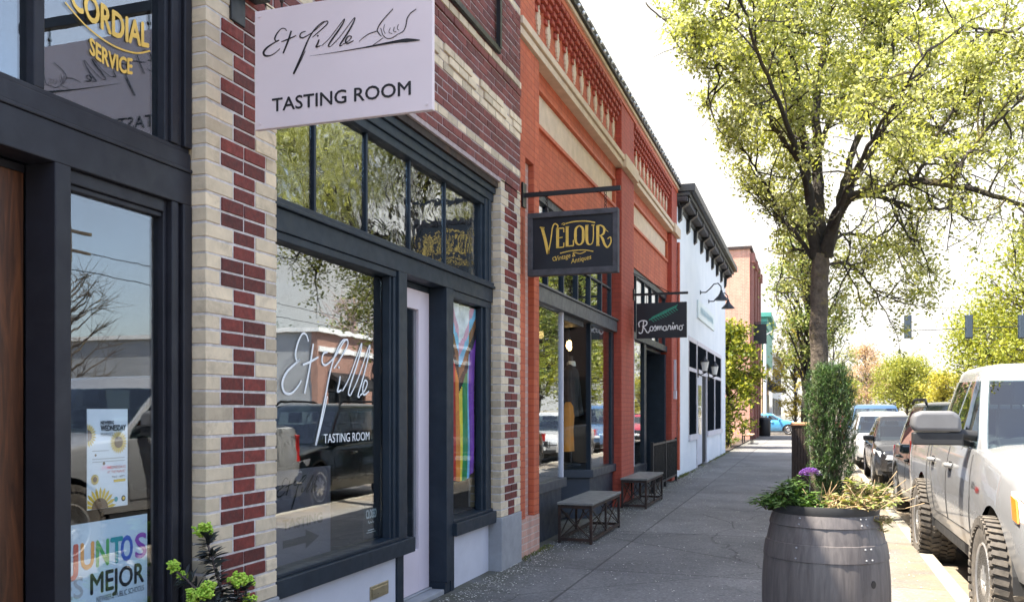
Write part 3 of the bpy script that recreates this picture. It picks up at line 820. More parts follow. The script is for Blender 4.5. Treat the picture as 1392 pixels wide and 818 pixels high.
pl = Plane((-3.112, 5.86, .645), (0, 1, 0), (0, 0, 1), .001); mb = MB()
pl.text(mb, 'CLOSED', .02, .15, width=.165, height=.062, bold=.003)
pl.ribbon(mb, [(.05, .115), (.06, .13), (.07, .11), (.09, .122), (.1, .112), (.12, .125), (.13, .112), (.15, .12)], .006, k=3)
pl.rect(mb, .03, .04, .17, .046); pl.rect(mb, .05, .055, .15, .064)
mb.build('lettering', M['white'], cl)

# --- pink hanging sign of the tasting room
ts = thing('hanging_sign', 'pale pink hanging sign with black script and TASTING ROOM lettering', 'sign', (-2.9, 4.02, 3.40))
SY = 4.02; SX0, SX1, SZ0, SZ1 = -2.775, -1.755, 3.075, 3.70
mb = MB(); mb.box(SX0, SX1, SY-.014, SY+.014, SZ0, SZ1); mb.build('board', M['signpink'], ts, bevel=.003)
for nm, sgn in (('front', 1), ('back', -1)):
    pl = Plane((SX0 if sgn > 0 else SX1, SY-.0145*sgn, SZ0), (sgn, 0, 0), (0, 0, 1), .0015)
    W, H = SX1-SX0, SZ1-SZ0
    mb = MB(); script(pl, mb, W, H, 0, 0, .009, thin=.15)
    def seg(pts, w, k=0): pl.ribbon(mb, [(unrect(p)[0]*W, unrect(p)[1]*H) for p in pts], w, k=10+k)
    seg([(375,323),(520,304),(690,278),(860,248),(930,240),(1002,240)], [.001, .003, .006, .013, .020, .004])
    seg([(855,55),(825,88),(790,130),(770,165),(768,185),(790,215)], [.004, .005, .006, .006, .006, .004], 1)
    seg([(768,182),(720,198),(690,218),(662,242)], [.005, .004, .004, .002], 2)
    seg([(982,60),(950,85),(932,115),(925,155),(912,185),(885,202)], [.004, .005, .006, .006, .005, .003], 3)
    seg([(885,200),(850,224),(820,226),(798,205),(786,165)], .004, 4)
    seg([(800,222),(770,245),(738,268)], .0035, 5)
    seg([(808,145),(802,175),(812,200)], .003, 6); seg([(840,165),(832,190),(850,200)], .003, 7); seg([(862,160),(858,185),(874,190)], .003, 8); seg([(885,145),(878,170),(888,182)], .003, 9)
    pl.text(mb, 'TASTING ROOM', .105*W, .137*H, width=.78*W, height=.108*H, bold=.0016)
    mb.build('lettering', M['ink'], ts)
for x in (SX0+.03, SX1-.03):
    for z in (SZ0+.03, SZ1-.03):
        mb = MB(); mb.lathe([(.007, 0), (.007, .004), (.003, .006)], (x, SY-.020, z), 10, 'y'); mb.build('screw', M['signpink'], ts)
mb = MB(); mb.box(-2.9, -1.70, SY-.02, SY+.02, 3.80, 3.86); mb.box(-2.905, -2.885, SY-.06, SY+.06, 3.66, 4.0); mb.build('bracket', M['blk'], ts, bevel=.003)
for x in (-2.62, -1.92):
    mb = MB(); mb.tube([(x, SY, 3.80), (x, SY, 3.69)], .006, 6); mb.ball((x, SY, 3.74), .012, 8, 6); mb.build('hook', M['steel'], ts, smooth=50)
wl = thing('wall_lamp', 'small black floodlight with bluish glass high on the near brick pier', 'lamp', (-2.9, 4.15, 3.85))
mb = MB(); mb.box(-2.9, -2.80, 4.03-.0, 4.19, 3.83, 4.02); mb.build('housing', M['blk'], wl, bevel=.006)
mb = MB(); mb.box(-2.80, -2.794, 4.045, 4.175, 3.845, 4.005); mb.build('lens', pmat('blue_lens', (.05, .16, .30), .1, .1, 6), wl)
# ------------------------------------------------------------ orange brick building with two shop fronts
ob = thing('orange_brick_building', 'orange painted brick building with beige belt course, diamonds and corbelled parapet', 'building', (-2.93, 14.9, 0))
PX, WX = -2.93, -3.03
mb = MB()
for y0, y1 in ((8.945, 9.20), (9.52, 9.72)): mb.box(-3.3, PX, y0, y1, .42, 5.58)
mb.box(-3.3, PX, 8.945, 9.56, 5.8, 6.66)
mb.build('brick_pier', M['orange'], ob, bevel=.006)
mb = MB(); mb.box(-3.3, PX-.07, 9.203, 9.517, .42, 4.35); mb.box(-3.3, PX+.002, 8.944, 9.722, .0, .418); mb.build('pier_inset', M['pinkbrick'], ob)
mb = MB(); mb.box(-3.3, PX-.002, 9.203, 9.517, 4.353, 5.578); mb.build('pier_head', M['orange'], ob)
for y0, y1 in ((14.42, 15.50), (20.05, 20.87)):
    mb = MB(); mb.box(-3.3, PX, y0, y1, 0, 5.58); mb.box(-3.3, PX, y0, y1, 5.8, 6.66); mb.build('brick_pier', M['dkred'] , ob, bevel=.006)
BAYS = [(9.72, 14.42), (15.50, 20.05)]
for bi, (y0, y1) in enumerate(BAYS):
    mb = MB()
    mb.box(-3.3, WX, y0+.001, y1-.001, 4.2, 4.95); mb.box(-3.3, WX, y0+.001, y1-.001, 5.36, 5.6); mb.box(-3.3, WX, y0+.001, y1-.001, 5.79, 6.66)
    mb.box(-3.3, WX, y0+.001, y0+.14, 4.95, 5.36); mb.box(-3.3, WX, y1-.14, y1-.001, 4.95, 5.36)
    mb.build('brick_wall', M['orange'], ob)
    mb = MB(); mb.box(-3.3, WX-.03, y0+.142, y1-.142, 4.952, 5.358); mb.build('beige_panel', M['beige'], ob)
    mb = MB()
    mb.box(WX-.02, WX+.035, y0+.10, y1-.10, 4.90, 4.948); mb.box(WX-.02, WX+.02, y0+.10, y1-.10, 5.362, 5.40)
    mb.box(WX-.02, WX+.03, y0+.10, y0+.138, 4.95, 5.36); mb.box(WX-.02, WX+.03, y1-.138, y1-.10, 4.95, 5.36)
    mb.build('panel_border', M['orangef'], ob, bevel=.004)
    # diamonds and corbels
    nd = 11; sp = (y1-y0-.5)/(nd-1)
    for k in range(nd):
        yc = y0+.25+sp*k
        mb = MB()
        for r_, (hw, z0, z1) in enumerate(((.02, 6.0, 6.045), (.042, 6.045, 6.095), (.064, 6.095, 6.145), (.08, 6.145, 6.205), (.064, 6.205, 6.255), (.042, 6.255, 6.305), (.02, 6.305, 6.35))):
            mb.box(WX-.01, WX+.022, yc-hw, yc+hw, z0+.001, z1-.001)
        mb.build('brick_diamond', M['beige'], ob)
    mb = MB(); nc = 2*nd
    s2 = (y1-y0-.1)/nc
    for k in range(nc):
        yc = y0+.05+s2*(k+.5)
        for j in range(5):
            z = 6.24+j*.085; pr = .028+.024*j
            if k % 2 and j == 0: continue
            mb.box(WX-.01, WX+pr, yc-.055-.006*j, yc+.055+.006*j, z+.002, z+.062)
    for j in range(3): mb.box(WX-.01, WX+.05+.02*j, y0+.02, y1-.02, 6.45+.075*j+(0 if j else 0), 6.475+.075*j)
    mb.build('corbelling', M['dkred'], ob, bevel=.004, seg=1)
mb = MB(); mb.box(-3.3, PX+.02, 8.945, 20.89, 6.662, 6.74); mb.build('parapet_band', M['orangef'], ob, bevel=.005)
mb = MB(); mb.box(-3.3, PX+.05, 8.945, 20.90, 6.742, 6.80); mb.build('parapet_trim', M['beige'], ob, bevel=.005)
mb = MB(); mb.box(-3.4, PX+.09, 8.945, 20.92, 6.80, 6.94); mb.build('roof_edge', M['blk'], ob, bevel=.01)
mb = MB(); mb.tube([(PX+.10, 9.0+k*.25, 6.865+.012*math.sin(k*2.1)) for k in range(48)], .006, 5); ls = mb.build('light_string', M['blk'], ob)
fb_ = pmat('frosted_bulbs', (.75, .75, .72), .3, .05, 3)
for k in range(46):
    y = 9.1+k*.256
    mb = MB(); mb.ball((PX+.105, y, 6.84+.015*math.sin(k*2.1)), .026, 8, 6); mb.build('bulb', fb_, ls, smooth=60)
mb = MB(); mb.box(-3.28, PX+.03, 8.945, 20.89, 5.60, 5.685); mb.box(-3.28, PX+.055, 8.945, 20.90, 5.70, 5.785)
for y in (8.95, 14.40, 20.03): mb.box(PX-.01, PX+.085, y, y+(.6 if y < 9 else 1.12 if y < 15 else .87), 5.59, 5.80) if y > 9 else None
mb.build('belt_course', M['beige'], ob, bevel=.006)
mb = MB(); mb.box(-14, -3.3, 8.95, 9.1, 0, 6.8); mb.box(-14, -3.3, 20.7, 20.86, 0, 6.8); mb.box(-14, -13.7, 9.1, 20.7, 0, 6.8); mb.build('side_wall', M['tallbrick'], ob)
mb = MB(); mb.box(-13.7, -3.31, 9.101, 20.699, 6.45, 6.55); mb.build('roof', M['stone'], ob)
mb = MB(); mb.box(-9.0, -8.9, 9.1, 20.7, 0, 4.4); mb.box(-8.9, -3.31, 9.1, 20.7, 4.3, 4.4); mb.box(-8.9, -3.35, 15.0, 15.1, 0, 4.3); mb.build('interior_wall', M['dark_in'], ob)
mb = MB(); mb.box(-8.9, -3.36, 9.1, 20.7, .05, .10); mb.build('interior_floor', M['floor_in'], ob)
# first shop front: splayed recess between two displays
VX = -3.05
M['greyfr'] = pmat('grey_blue_frame_paint', (.052, .06, .072), .45, .14, 5, .1, .002, dirt=((.12, .13, .14), .3))
mb = MB(); mb.box(VX-.12, VX+.05, 9.725, 14.415, 2.88, 3.06); mb.box(VX-.12, VX+.075, 9.725, 14.415, 3.062, 3.09); mb.build('transom_bar', M['greyfr'], ob, bevel=.006)
mb = MB()
mb.box(VX-.1, VX, 9.725, 14.415, 4.10, 4.20)
for y in (9.73, 10.5, 11.25, 12.0, 12.75, 13.5, 14.2): mb.box(VX-.07, VX-.01, y, y+.05, 3.092, 4.10)
mb.box(VX-.07, VX-.015, 9.78, 14.2, 3.56, 3.59)
mb.box(VX-.10, VX-.01, 14.25, 14.415, .70, 2.878); mb.box(VX-.10, VX-.02, 9.725, 9.80, .70, 2.878)
mb.box(VX-.08, VX-.01, 12.77, 12.83, .70, 2.878); mb.bar((-4.28, 12.12, .72), (-4.28, 12.12, 2.878), .06)
mb.build('shop_frame', M['navy'], ob, bevel=.004)
mb = MB(); mb.box(VX-.06, VX-.005, 11.20, 11.245, .72, 2.878); mb.build('corner_post', M['panelw'], ob, bevel=.004, label='pale metal corner post of the shop front')
pane(9.78, 14.2, 3.09, 4.10, VX-.045, M['glass_far'], ob, 'transom_window')
pane(9.80, 11.20, .72, 2.878, VX-.035, M['glass_far'], ob, 'display_window')
pane(12.83, 14.25, .72, 2.878, VX-.035, M['glass_far'], ob, 'display_window')
mb = MB(); p0 = Vector((-4.26, 12.14, 0)); p1 = Vector((VX-.04, 12.79, 0)); nn = Vector((p1-p0).cross(Vector((0, 0, 1)))).normalized()*.003
mb.add([p0+nn+Vector((0,0,.72)), p1+nn+Vector((0,0,.72)), p1+nn+Vector((0,0,2.878)), p0+nn+Vector((0,0,2.878)), p0-nn+Vector((0,0,.72)), p1-nn+Vector((0,0,.72)), p1-nn+Vector((0,0,2.878)), p0-nn+Vector((0,0,2.878))],
       [(0,1,2,3), (7,6,5,4), (0,4,5,1), (1,5,6,2), (2,6,7,3), (3,7,4,0)])
mb.build('splayed_window', M['glass_side'], ob)
mb = MB(); mb.box(-4.25, -4.244, 11.24, 11.246, .72, 2.87); mb.box(-4.2, VX-.07, 11.215, 11.221, .72, 2.87); mb.build('splayed_window', M['glass_far'], ob)
mb = MB()
def bulk(poly, z0, z1): mb.prism(poly, lambda u, v, w: (u, v, w), z0, z1)
bulk([(VX-.03, 9.725), (VX-.03, 11.22), (-4.22, 11.22), (-4.22, 9.725)], 0, .601)
bulk([(VX+.03, 9.725), (VX+.03, 11.27), (-4.26, 11.27), (-4.26, 9.725)], .602, .72)
mb.build('bulkhead', M['slate'], ob, bevel=.006); mb = MB()
bulk([(VX-.03, 12.80), (VX-.03, 14.417), (-4.3, 14.417), (-4.3, 12.13)], 0, .60)
bulk([(VX+.03, 12.76), (VX+.03, 14.419), (-4.32, 14.419), (-4.32, 12.08)], .602, .72)
mb.build('bulkhead', M['slate'], ob, bevel=.006)
mb = MB(); mb.box(-4.3, VX-.05, 11.225, 12.5, 2.8, 2.876); mb.box(-4.36, -4.28, 11.2, 12.1, .1, 2.8); mb.build('entry_lining', M['navy'], ob)
dd = MB(); dd.box(-4.28, -4.24, 11.27, 12.05, .10, 2.2); d_ = dd.build('door', M['navy'], ob, bevel=.004)
mb = MB(); mb.box(-4.24, -4.235, 11.38, 11.94, .5, 2.05); mb.build('door_glass', M['glass_far'], d_)
mb = MB(); mb.tube([(-4.24, 11.33, .95), (-4.19, 11.33, .97), (-4.19, 11.33, 1.2), (-4.24, 11.33, 1.22)], .012, 8); mb.build('handle', M['brass'], d_, smooth=50)
# display inside: jacket on a stand, orange coat on a hanger, pendant bulbs
M['jacket'] = pmat('dark_cloth', (.018, .02, .024), .85, .2, 6)
jk = thing('jacket_stand', 'dark jacket with a white collar on a stand behind the splayed shop window', 'jacket', (-3.62, 13.75, .72))
mb = MB()
prof = [(.05, 2.34), (.10, 2.31), (.20, 2.24), (.24, 2.16), (.23, 2.0), (.21, 1.85), (.20, 1.72), (.22, 1.58), (.23, 1.5)]
b0 = len(mb.v); n = 22
for r_, z in prof:
    for k in range(n):
        a = 2*math.pi*k/n; mb.v.append((-3.62+r_*.55*math.cos(a)+0, 13.75+r_*math.sin(a), z))
for i in range(len(prof)-1):
    for k in range(n): mb.f.append((b0+i*n+k, b0+i*n+(k+1) % n, b0+(i+1)*n+(k+1) % n, b0+(i+1)*n+k)); mb.m.append(0)
for sg in (-1, 1): mb.tube([(-3.62, 13.75+sg*.20, 2.2), (-3.60, 13.75+sg*.28, 2.0), (-3.57, 13.75+sg*.29, 1.75), (-3.52, 13.75+sg*.26, 1.52)], [.075, .07, .06, .05], 10)
mb.build('coat', M['jacket'], jk, smooth=60)
mb = MB(); mb.lathe([(.075, 2.30), (.07, 2.36), (.055, 2.38)], (-3.61, 13.75, 0), 16); mb.build('collar', M['white'], jk, smooth=60)
mb = MB(); mb.tube([(-3.62, 13.75, .72), (-3.62, 13.75, 1.55)], .02, 8); mb.lathe([(.16, .72), (.16, .74), (.02, .76)], (-3.62, 13.75, 0), 18); mb.tube([(-3.62, 13.75, 2.34), (-3.62, 13.75, 2.46)], .04, 10); mb.build('stand', M['blkwood'], jk)
oc = thing('orange_garment', 'orange garment hanging by the white corner post behind the shop window', 'garment', (-3.45, 12.95, .95))
mb = MB(); n = 18; prof = [(.04, 1.72), (.13, 1.66), (.17, 1.5), (.14, 1.3), (.16, 1.1), (.17, .98)]
for r_, z in prof:
    for k in range(n): a = 2*math.pi*k/n; mb.v.append((-3.45+.4*r_*math.cos(a)+.02*math.sin(5*a), 12.95+r_*math.sin(a), z))
for i in range(len(prof)-1):
    for k in range(n): mb.f.append((i*n+k, i*n+(k+1) % n, (i+1)*n+(k+1) % n, (i+1)*n+k)); mb.m.append(0)
mb.build('cloth', pmat('orange_cloth', (.62, .22, .02), .8, .2, 5), oc, smooth=60)
mb = MB(); mb.tube([(-3.45, 12.95, 1.72), (-3.45, 12.95, 2.86)], .006, 6); mb.build('hanger', M['steel'], oc)
bulbm = emit('warm_bulb', (1.0, .60, .22), 1.2)
p_first = None
for k, (x, y, lab) in enumerate(((-3.5, 13.2, 'lit pendant bulb nearest the splayed pane'), (-3.62, 13.62, 'middle lit pendant bulb above the dark jacket'), (-3.72, 14.05, 'lit pendant bulb farthest back behind the jacket'), (-3.45, 10.9, 'lit pendant bulb behind the left display pane by the pale post'))):
    if p_first is None:
        r = thing('pendant_bulb', lab, 'lamp', (x, y, 2.62), 'pendant bulbs in the shop window')
        mb = MB(); mb.tube([(x, y, 2.72), (x, y, 3.0)], .005, 6); mb.lathe([(.018, 2.66), (.02, 2.72)], (x, y, 0), 10); mb.build('cord', M['blk'], r)
        mb = MB(); mb.ball((x, y, 2.62), .042, 12, 8, sc=(1, 1, 1.3)); mb.build('bulb', bulbm, r, smooth=60); p_first = r
    else:
        r = copy_tree(p_first); r.location = (x, y, 2.62); r['label'] = lab
# second shop front
mb = MB()
mb.box(VX-.1, VX+.02, 15.505, 20.045, 2.90, 3.03); mb.box(VX-.1, VX, 15.505, 20.045, 4.08, 4.2)
for y in (15.51, 16.4, 17.28, 18.1, 18.95, 19.9): mb.box(VX-.07, VX-.01, y, y+.06, 3.03, 4.08)
mb.box(VX-.12, VX-.01, 15.51, 15.58, .55, 2.898); mb.box(VX-.12, VX-.01, 17.28, 17.40, .1, 2.898); mb.box(VX-.1, VX+.02, 15.51, 17.4, .42, .56); mb.box(VX-.06, VX-.02, 15.51, 17.3, 0, .418)
mb.box(VX-.75, VX-.01, 17.41, 17.50, .1, 2.898); mb.box(VX-.75, VX-.68, 17.5, 17.9, .1, 2.898); mb.box(VX-.75, VX-.68, 18.95, 20.04, .1, 2.898); mb.box(VX-.75, VX-.12, 17.41, 20.04, 2.84, 2.898); mb.box(VX-.75, VX-.01, 19.86, 20.045, .1, 2.838)
mb.build('shop_frame', M['navy'], ob, bevel=.004)
mb = MB()
for y in (18.02, 18.45, 18.86): mb.box(VX-.70, VX-.655, y, y+.05, .1, 2.80)
mb.box(VX-.70, VX-.655, 18.02, 18.91, 2.25, 2.33)
mb.box(VX-.10, VX+.0, 16.15, 16.19, .56, 2.898)
mb.build('pale_trim', M['panelw'], ob, label='pale vertical trims round the recessed door')
pane(15.58, 17.28, .56, 2.898, VX-.05, M['glass_far'], ob, 'display_window'); pane(15.57, 19.9, 3.03, 4.08, VX-.045, M['glass_far'], ob, 'transom_window')
pane(18.07, 18.86, .3, 2.25, VX-.685, M['glass_far'], ob, 'door_glass')
mb = MB(); mb.box(PX, PX+.05, 20.35, 20.40, 2.05, 2.75); mb.box(PX, PX+.06, 20.30, 20.45, 1.85, 2.04); mb.build('meter_pipe', M['panelw'], ob)
mb = MB(); mb.tube([(PX+.04, 20.84, .2), (PX+.04, 20.84, 5.5)], .035, 8); mb.build('downpipe', M['orangef'], ob, smooth=50)

# railing in front of the second shop front
rl = thing('railing', 'black metal railing in front of the second orange shop front', 'railing', (-2.86, 18.7, 0))
mb = MB()
for z in (.93, .14): mb.box(-2.88, -2.84, 17.0, 20.2, z-.02, z+.02)
for k in range(36): mb.box(-2.868, -2.852, 17.05+k*.09-.008, 17.05+k*.09+.008, .16, .91)
mb.build('panel', M['blk'], rl)
for y in (17.0, 18.6, 20.2):
    mb = MB(); mb.box(-2.885, -2.835, y-.025, y+.025, 0, .98); mb.box(-2.9, -2.82, y-.04, y+.04, 0.003, .012); mb.build('post', M['blk'], rl)

# gold lettered black sign in a weathered frame
vs_ = thing('hanging_sign', 'black hanging sign with gold VELOUR lettering in a weathered grey frame', 'sign', (-2.93, 9.1, 3.4))
SY = 9.1; sx0, sx1, sz0, sz1 = -2.86, -1.88, 3.03, 3.70
mb = MB(); mb.box(sx0+.05, sx1-.05, SY-.02, SY+.02, sz0+.05, sz1-.05); mb.build('board', M['signblk'], vs_)
mb = MB()
mb.box(sx0, sx1, SY-.05, SY+.05, sz1-.055, sz1); mb.box(sx0, sx1, SY-.05, SY+.05, sz0, sz0+.065); mb.box(sx0, sx0+.055, SY-.049, SY+.049, sz0+.066, sz1-.056); mb.box(sx1-.055, sx1, SY-.049, SY+.049, sz0+.066, sz1-.056)
mb.build('frame', M['blkwood'], vs_, bevel=.004)
for nm, sgn in (('f', 1), ('b', -1)):
    pl = Plane((sx0+.055 if sgn > 0 else sx1-.055, SY-.0205*sgn, sz0+.065), (sgn, 0, 0), (0, 0, 1), .002)
    mb = MB(); W, H = .87, .55
    # hand lettered arched capitals, thick and thin strokes
    def L(u0, wd, strokes, base, top, k=0):
        for pts, w in strokes: pl.ribbon(mb, [(u0+a*wd, base+b*(top-base)) for a, b in pts], w, k=k, smooth=len(pts) > 3)
    T, t_ = .032, .011
    base = .225; up = .43
    L(.10, .135, [([(0, 1.08), (.25, .55), (.5, -.12)], T), ([(.5, -.12), (.72, .5), (.86, 1.05), (1.05, 1.22), (1.3, 1.12), (1.2, .98)], t_*1.2), ([(-.18, 1.1), (.2, 1.06)], t_*1.3)], base-.03, up)
    L(.255, .085, [([(.2, 0), (.2, 1)], T), ([(0, 1), (1, 1.0)], t_), ([(.2, .5), (.85, .53)], t_), ([(0, 0), (1, .02)], t_), ([(1, 0.02), (1, .25)], t_), ([(1, 1), (1, .78)], t_)], base, up)
    L(.36, .085, [([(.2, 0), (.2, 1)], T), ([(0, 0), (1, .0)], t_*1.1), ([(1, 0), (1, .3)], t_), ([(0, 1), (.45, 1)], t_)], base+.012, up+.01)
    L(.462, .095, [([(.5, 1), (.12, .85), (.05, .5), (.12, .15), (.5, 0), (.88, .15), (.95, .5), (.88, .85), (.5, 1)], [t_, .024, T, .024, t_, .024, T, .024, t_])], base+.018, up+.015)
    L(.575, .095, [([(.15, 1), (.15, .4), (.25, .08), (.55, 0), (.8, .1), (.9, .4), (.9, 1)], [T, T, .024, t_, t_, t_, t_]), ([(0, 1), (.35, 1)], t_), ([(.7, 1), (1.05, 1)], t_)], base+.014, up+.01)
    L(.69, .09, [([(.2, 0), (.2, 1)], T), ([(.05, 1), (.6, 1), (.95, .85), (.9, .6), (.55, .5), (.2, .5)], [t_, t_, .022, .022, t_, t_]), ([(.5, .5), (.8, .3), (1.0, .05), (1.35, -.12), (1.75, .12), (1.7, .38), (1.35, .3)], [t_, .026, .024, .016, .014, t_, t_]), ([(0, 0), (.45, 0)], t_)], base, up)
    pl.ribbon(mb, [(.36, .475), (.45, .49), (.58, .487), (.68, .465)], .012, k=3)
    pl.ribbon(mb, [(.30, .165), (.42, .185), (.56, .185), (.66, .165)], .010, k=3); pl.ribbon(mb, [(.46, .165), (.52, .15), (.58, .17)], .008, k=4)
    pl.ribbon(mb, [(.315, .468), (.335, .482), (.352, .474), (.345, .462), (.33, .466)], .006, k=4)
    for q in range(3): pl.ribbon(mb, [(.73+q*.02, .44-q*.02), (.77+q*.025, .42-q*.03)], .006, k=5)
    pl.text(mb, 'Vintage &', .24, .085, width=.23, height=.05, rot=.17, slant=.2); pl.text(mb, 'Antiques', .42, .05, width=.22, height=.05, rot=.17, slant=.2)
    pl.ribbon(mb, [(.25, .13), (.22, .12), (.23, .09), (.26, .10)], .006, k=6)
    mb.build('lettering', M['gold'], vs_)
mb = MB(); mb.box(-2.93, -1.86, SY-.02, SY+.02, 3.885, 3.93); mb.box(-2.925, -2.905, SY-.06, SY+.06, 3.78, 4.04); mb.build('bracket', M['blk'], vs_)
for x in (-2.66, -2.02):
    mb = MB()
    for k in range(5): mb.tube([(x+.01*math.cos(a), SY+(.01*math.sin(a) if k % 2 else 0), 3.865-.036*k+.02*math.sin(a)) for a in [i*math.pi/3 for i in range(7)]], .004, 5, caps=False)
    mb.build('chain', M['steel'], vs_)
# black sign with white script and a green sprig
rs = thing('hanging_sign', 'black hanging sign with white script and a green sprig above the railing', 'sign', (-2.93, 15.45, 3.1))
SY = 15.45; sx0, sx1, sz0, sz1 = -2.87, -2.0, 2.85, 3.465
mb = MB(); mb.box(sx0, sx1, SY-.02, SY+.02, sz0, sz1); mb.build('board', M['signblk'], rs, bevel=.003)
ros = {'R': [(0,.28),(.02,.34),(.08,.36),(.12,.33),(.10,.25),(.06,.24)], 'R2': [(.065,.345),(.06,.2),(.05,.1)], 'R3': [(.08,.235),(.12,.16),(.15,.11),(.19,.12)]}
for sgn in (1, -1):
    pl = Plane((sx0 if sgn > 0 else sx1, SY-.0205*sgn, sz0), (sgn, 0, 0), (0, 0, 1), .002)
    mb = MB()
    w = .018
    pl.ribbon(mb, [(.05,.20),(.04,.27),(.09,.31),(.17,.30),(.18,.25),(.14,.215),(.10,.21)], w); pl.ribbon(mb, [(.125,.30),(.115,.2),(.10,.11),(.06,.09),(.04,.11)], w, k=1); pl.ribbon(mb, [(.11,.212),(.15,.16),(.18,.11),(.21,.10),(.23,.14)], w, k=2)
    x = .235
    def circ(x): pl.ribbon(mb, [(x+.045,.205),(x+.015,.2),(x,.165),(x+.015,.13),(x+.045,.135),(x+.055,.17),(x+.045,.205)], w*.8, k=1)
    circ(.235)
    pl.ribbon(mb, [(.29,.15),(.325,.215),(.335,.2),(.345,.15),(.325,.13),(.305,.14)], w*.8, k=2)
    pl.ribbon(mb, [(.345,.14),(.365,.21),(.37,.14),(.39,.205),(.405,.19),(.405,.14),(.425,.205),(.445,.19),(.445,.15),(.46,.14)], w*.75, k=3)
    circ(.465); pl.ribbon(mb, [(.52,.2),(.52,.15),(.535,.135),(.55,.16)], w*.75, k=2)
    pl.ribbon(mb, [(.545,.15),(.565,.22),(.575,.2),(.595,.205),(.59,.15),(.605,.14)], w*.75, k=3)
    pl.ribbon(mb, [(.605,.14),(.63,.21),(.63,.15),(.645,.14)], w*.75, k=2); pl.disc(mb, .64, .25, .014)
    pl.ribbon(mb, [(.645,.14),(.665,.21),(.67,.145),(.69,.21),(.715,.2),(.715,.15),(.73,.145)], w*.75, k=3); circ(.74); pl.ribbon(mb, [(.785,.2),(.82,.215)], w*.7)
    mb.build('lettering', M['white'], rs)
    mb = MB(); pl.ribbon(mb, [(.22,.32),(.34,.37),(.48,.43),(.62,.50),(.70,.53)], .016)
    for k in range(11):
        u = .25+k*.041; v = .335+k*.0185; ln = .105-.004*abs(k-5)
        for s_ in (1, -1): pl.ribbon(mb, [(u, v), (u+ln*.45, v+s_*ln*.42), (u+ln*.75, v+s_*ln*.62)], [.006, .013, .002], k=2+k % 3)
    mb.build('sprig', M['greenp'], rs)
mb = MB(); mb.box(-2.93, -1.98, SY-.018, SY+.018, 3.60, 3.64); mb.tube([(-2.93, SY, 4.0), (-2.3, SY, 3.64)], .008, 6); mb.box(-2.927, -2.907, SY-.05, SY+.05, 3.52, 3.72); mb.build('bracket', M['blk'], rs)
for x in (-2.7, -2.15):
    mb = MB(); mb.tube([(x, SY, 3.60), (x, SY, 3.46)], .006, 6); mb.build('hook', M['steel'], rs)

# two long metal benches with cross braces
def make_bench(x0, x1, y0, y1, label):
    r = thing('metal_bench', label, 'bench', ((x0+x1)/2, (y0+y1)/2, 0), 'metal benches along the shop fronts')
    h = .49; t = .032
    mb = MB(); mb.box(x0-.012, x1+.012, y0-.012, y1+.012, h-.028, h); mb.build('seat', M['seat'], r, bevel=.004)
    for x in (x0+t/2, x1-t/2):
        for y in (y0+t/2, y1-t/2):
            mb = MB(); mb.box(x-t/2, x+t/2, y-t/2, y+t/2, 0, h-.03); mb.build('leg', M['steel'], r, bevel=.002)
    mb = MB()
    for z in (.03, h-.07):
        for x in (x0+.003, x1-.029): mb.box(x, x+.026, y0+t, y1-t, z, z+.035)
        for y in (y0+.003, y1-.029): mb.box(x0+t, x1-t, y, y+.026, z, z+.035)
    mb.build('rail', M['steel'], r)
    mb = MB()
    for y in (y0+.016, y1-.016):
        mb.bar((x0+t, y-.007, .07), (x1-t, y-.007, h-.08), .012, .012); mb.bar((x0+t, y+.007, h-.08), (x1-t, y+.007, .07), .012, .012)
    for x in (x0+.016, x1-.016):
        ym = (y0+y1)/2
        for a, b_ in ((y0+t, ym), (ym, y1-t)):
            mb.bar((x-.007, a, .07), (x-.007, b_, h-.08), .012, .012); mb.bar((x+.007, a, h-.08), (x+.007, b_, .07), .012, .012)
        mb.box(x-.013, x+.013, ym-.013, ym+.013, .06, h-.07)
    mb.build('cross_brace', M['steel'], r)
    return r
M['seat'] = pmat('weathered_metal_top', (.17, .17, .16), .55, .25, 6, .25, .002, dirt=((.07, .065, .06), .5))
b1 = make_bench(-2.87, -2.45, 10.3, 11.95, 'weathered metal bench with crossed braces, nearer of the two')
b2 = copy_tree(b1); b2.location = (-2.70, 15.1, 0); b2['label'] = 'weathered metal bench with crossed braces, farther one by the dark red pier'
# ------------------------------------------------------------ white clapboard building
def sidingmat():
    m, t, b, o = new_mat('white_clapboard')
    co = objco(t)
    cc = ramp(t, noise(t, co, 1.2, 6), [(.3, (.66, .70, .74)), (.7, (.76, .79, .82))])
    t.links.new(cc, b.inputs['Base Color']); b.inputs['Roughness'].default_value = .55
    sx = N(t, 'ShaderNodeSeparateXYZ'); t.links.new(co, sx.inputs[0])
    bump(t, b, math_(t, 'FRACT', math_(t, 'MULTIPLY', sx.outputs[2], 7.0)), .5, .012)
    return m
M['clap'] = sidingmat()
M['pinktrim'] = pmat('pinkish_grey_trim', (.60, .56, .58), .6, .12, 4)
wb = thing('white_shop', 'white clapboard shop with a black bracketed cornice and dark windows', 'building', (-2.95, 27.4, 0))
WXX = -2.95
mb = MB(); mb.box(-3.2, WXX, 21.0, 33.7, 3.52, 6.45); mb.box(-3.2, WXX, 21.0, 23.1, 0, 3.52); mb.box(-3.2, WXX, 32.1, 33.7, 0, 3.52)
mb.box(-3.2, WXX-.02, 23.1, 25.1, 0, .78); mb.box(-3.2, WXX-.02, 27.5, 32.1, 0, .78)
mb.build('wall', M['clap'], wb)
mb = MB(); mb.box(-14, -3.2, 33.5, 33.7, 0, 6.4); mb.box(-14, -3.2, 21.0, 21.2, 0, 6.4); mb.box(-14, -13.8, 21.2, 33.5, 0, 6.4); mb.build('side_wall', M['clap'], wb)
mb = MB(); mb.box(-13.8, -3.2, 21.2, 33.5, 6.1, 6.2); mb.build('roof', M['stone'], wb)
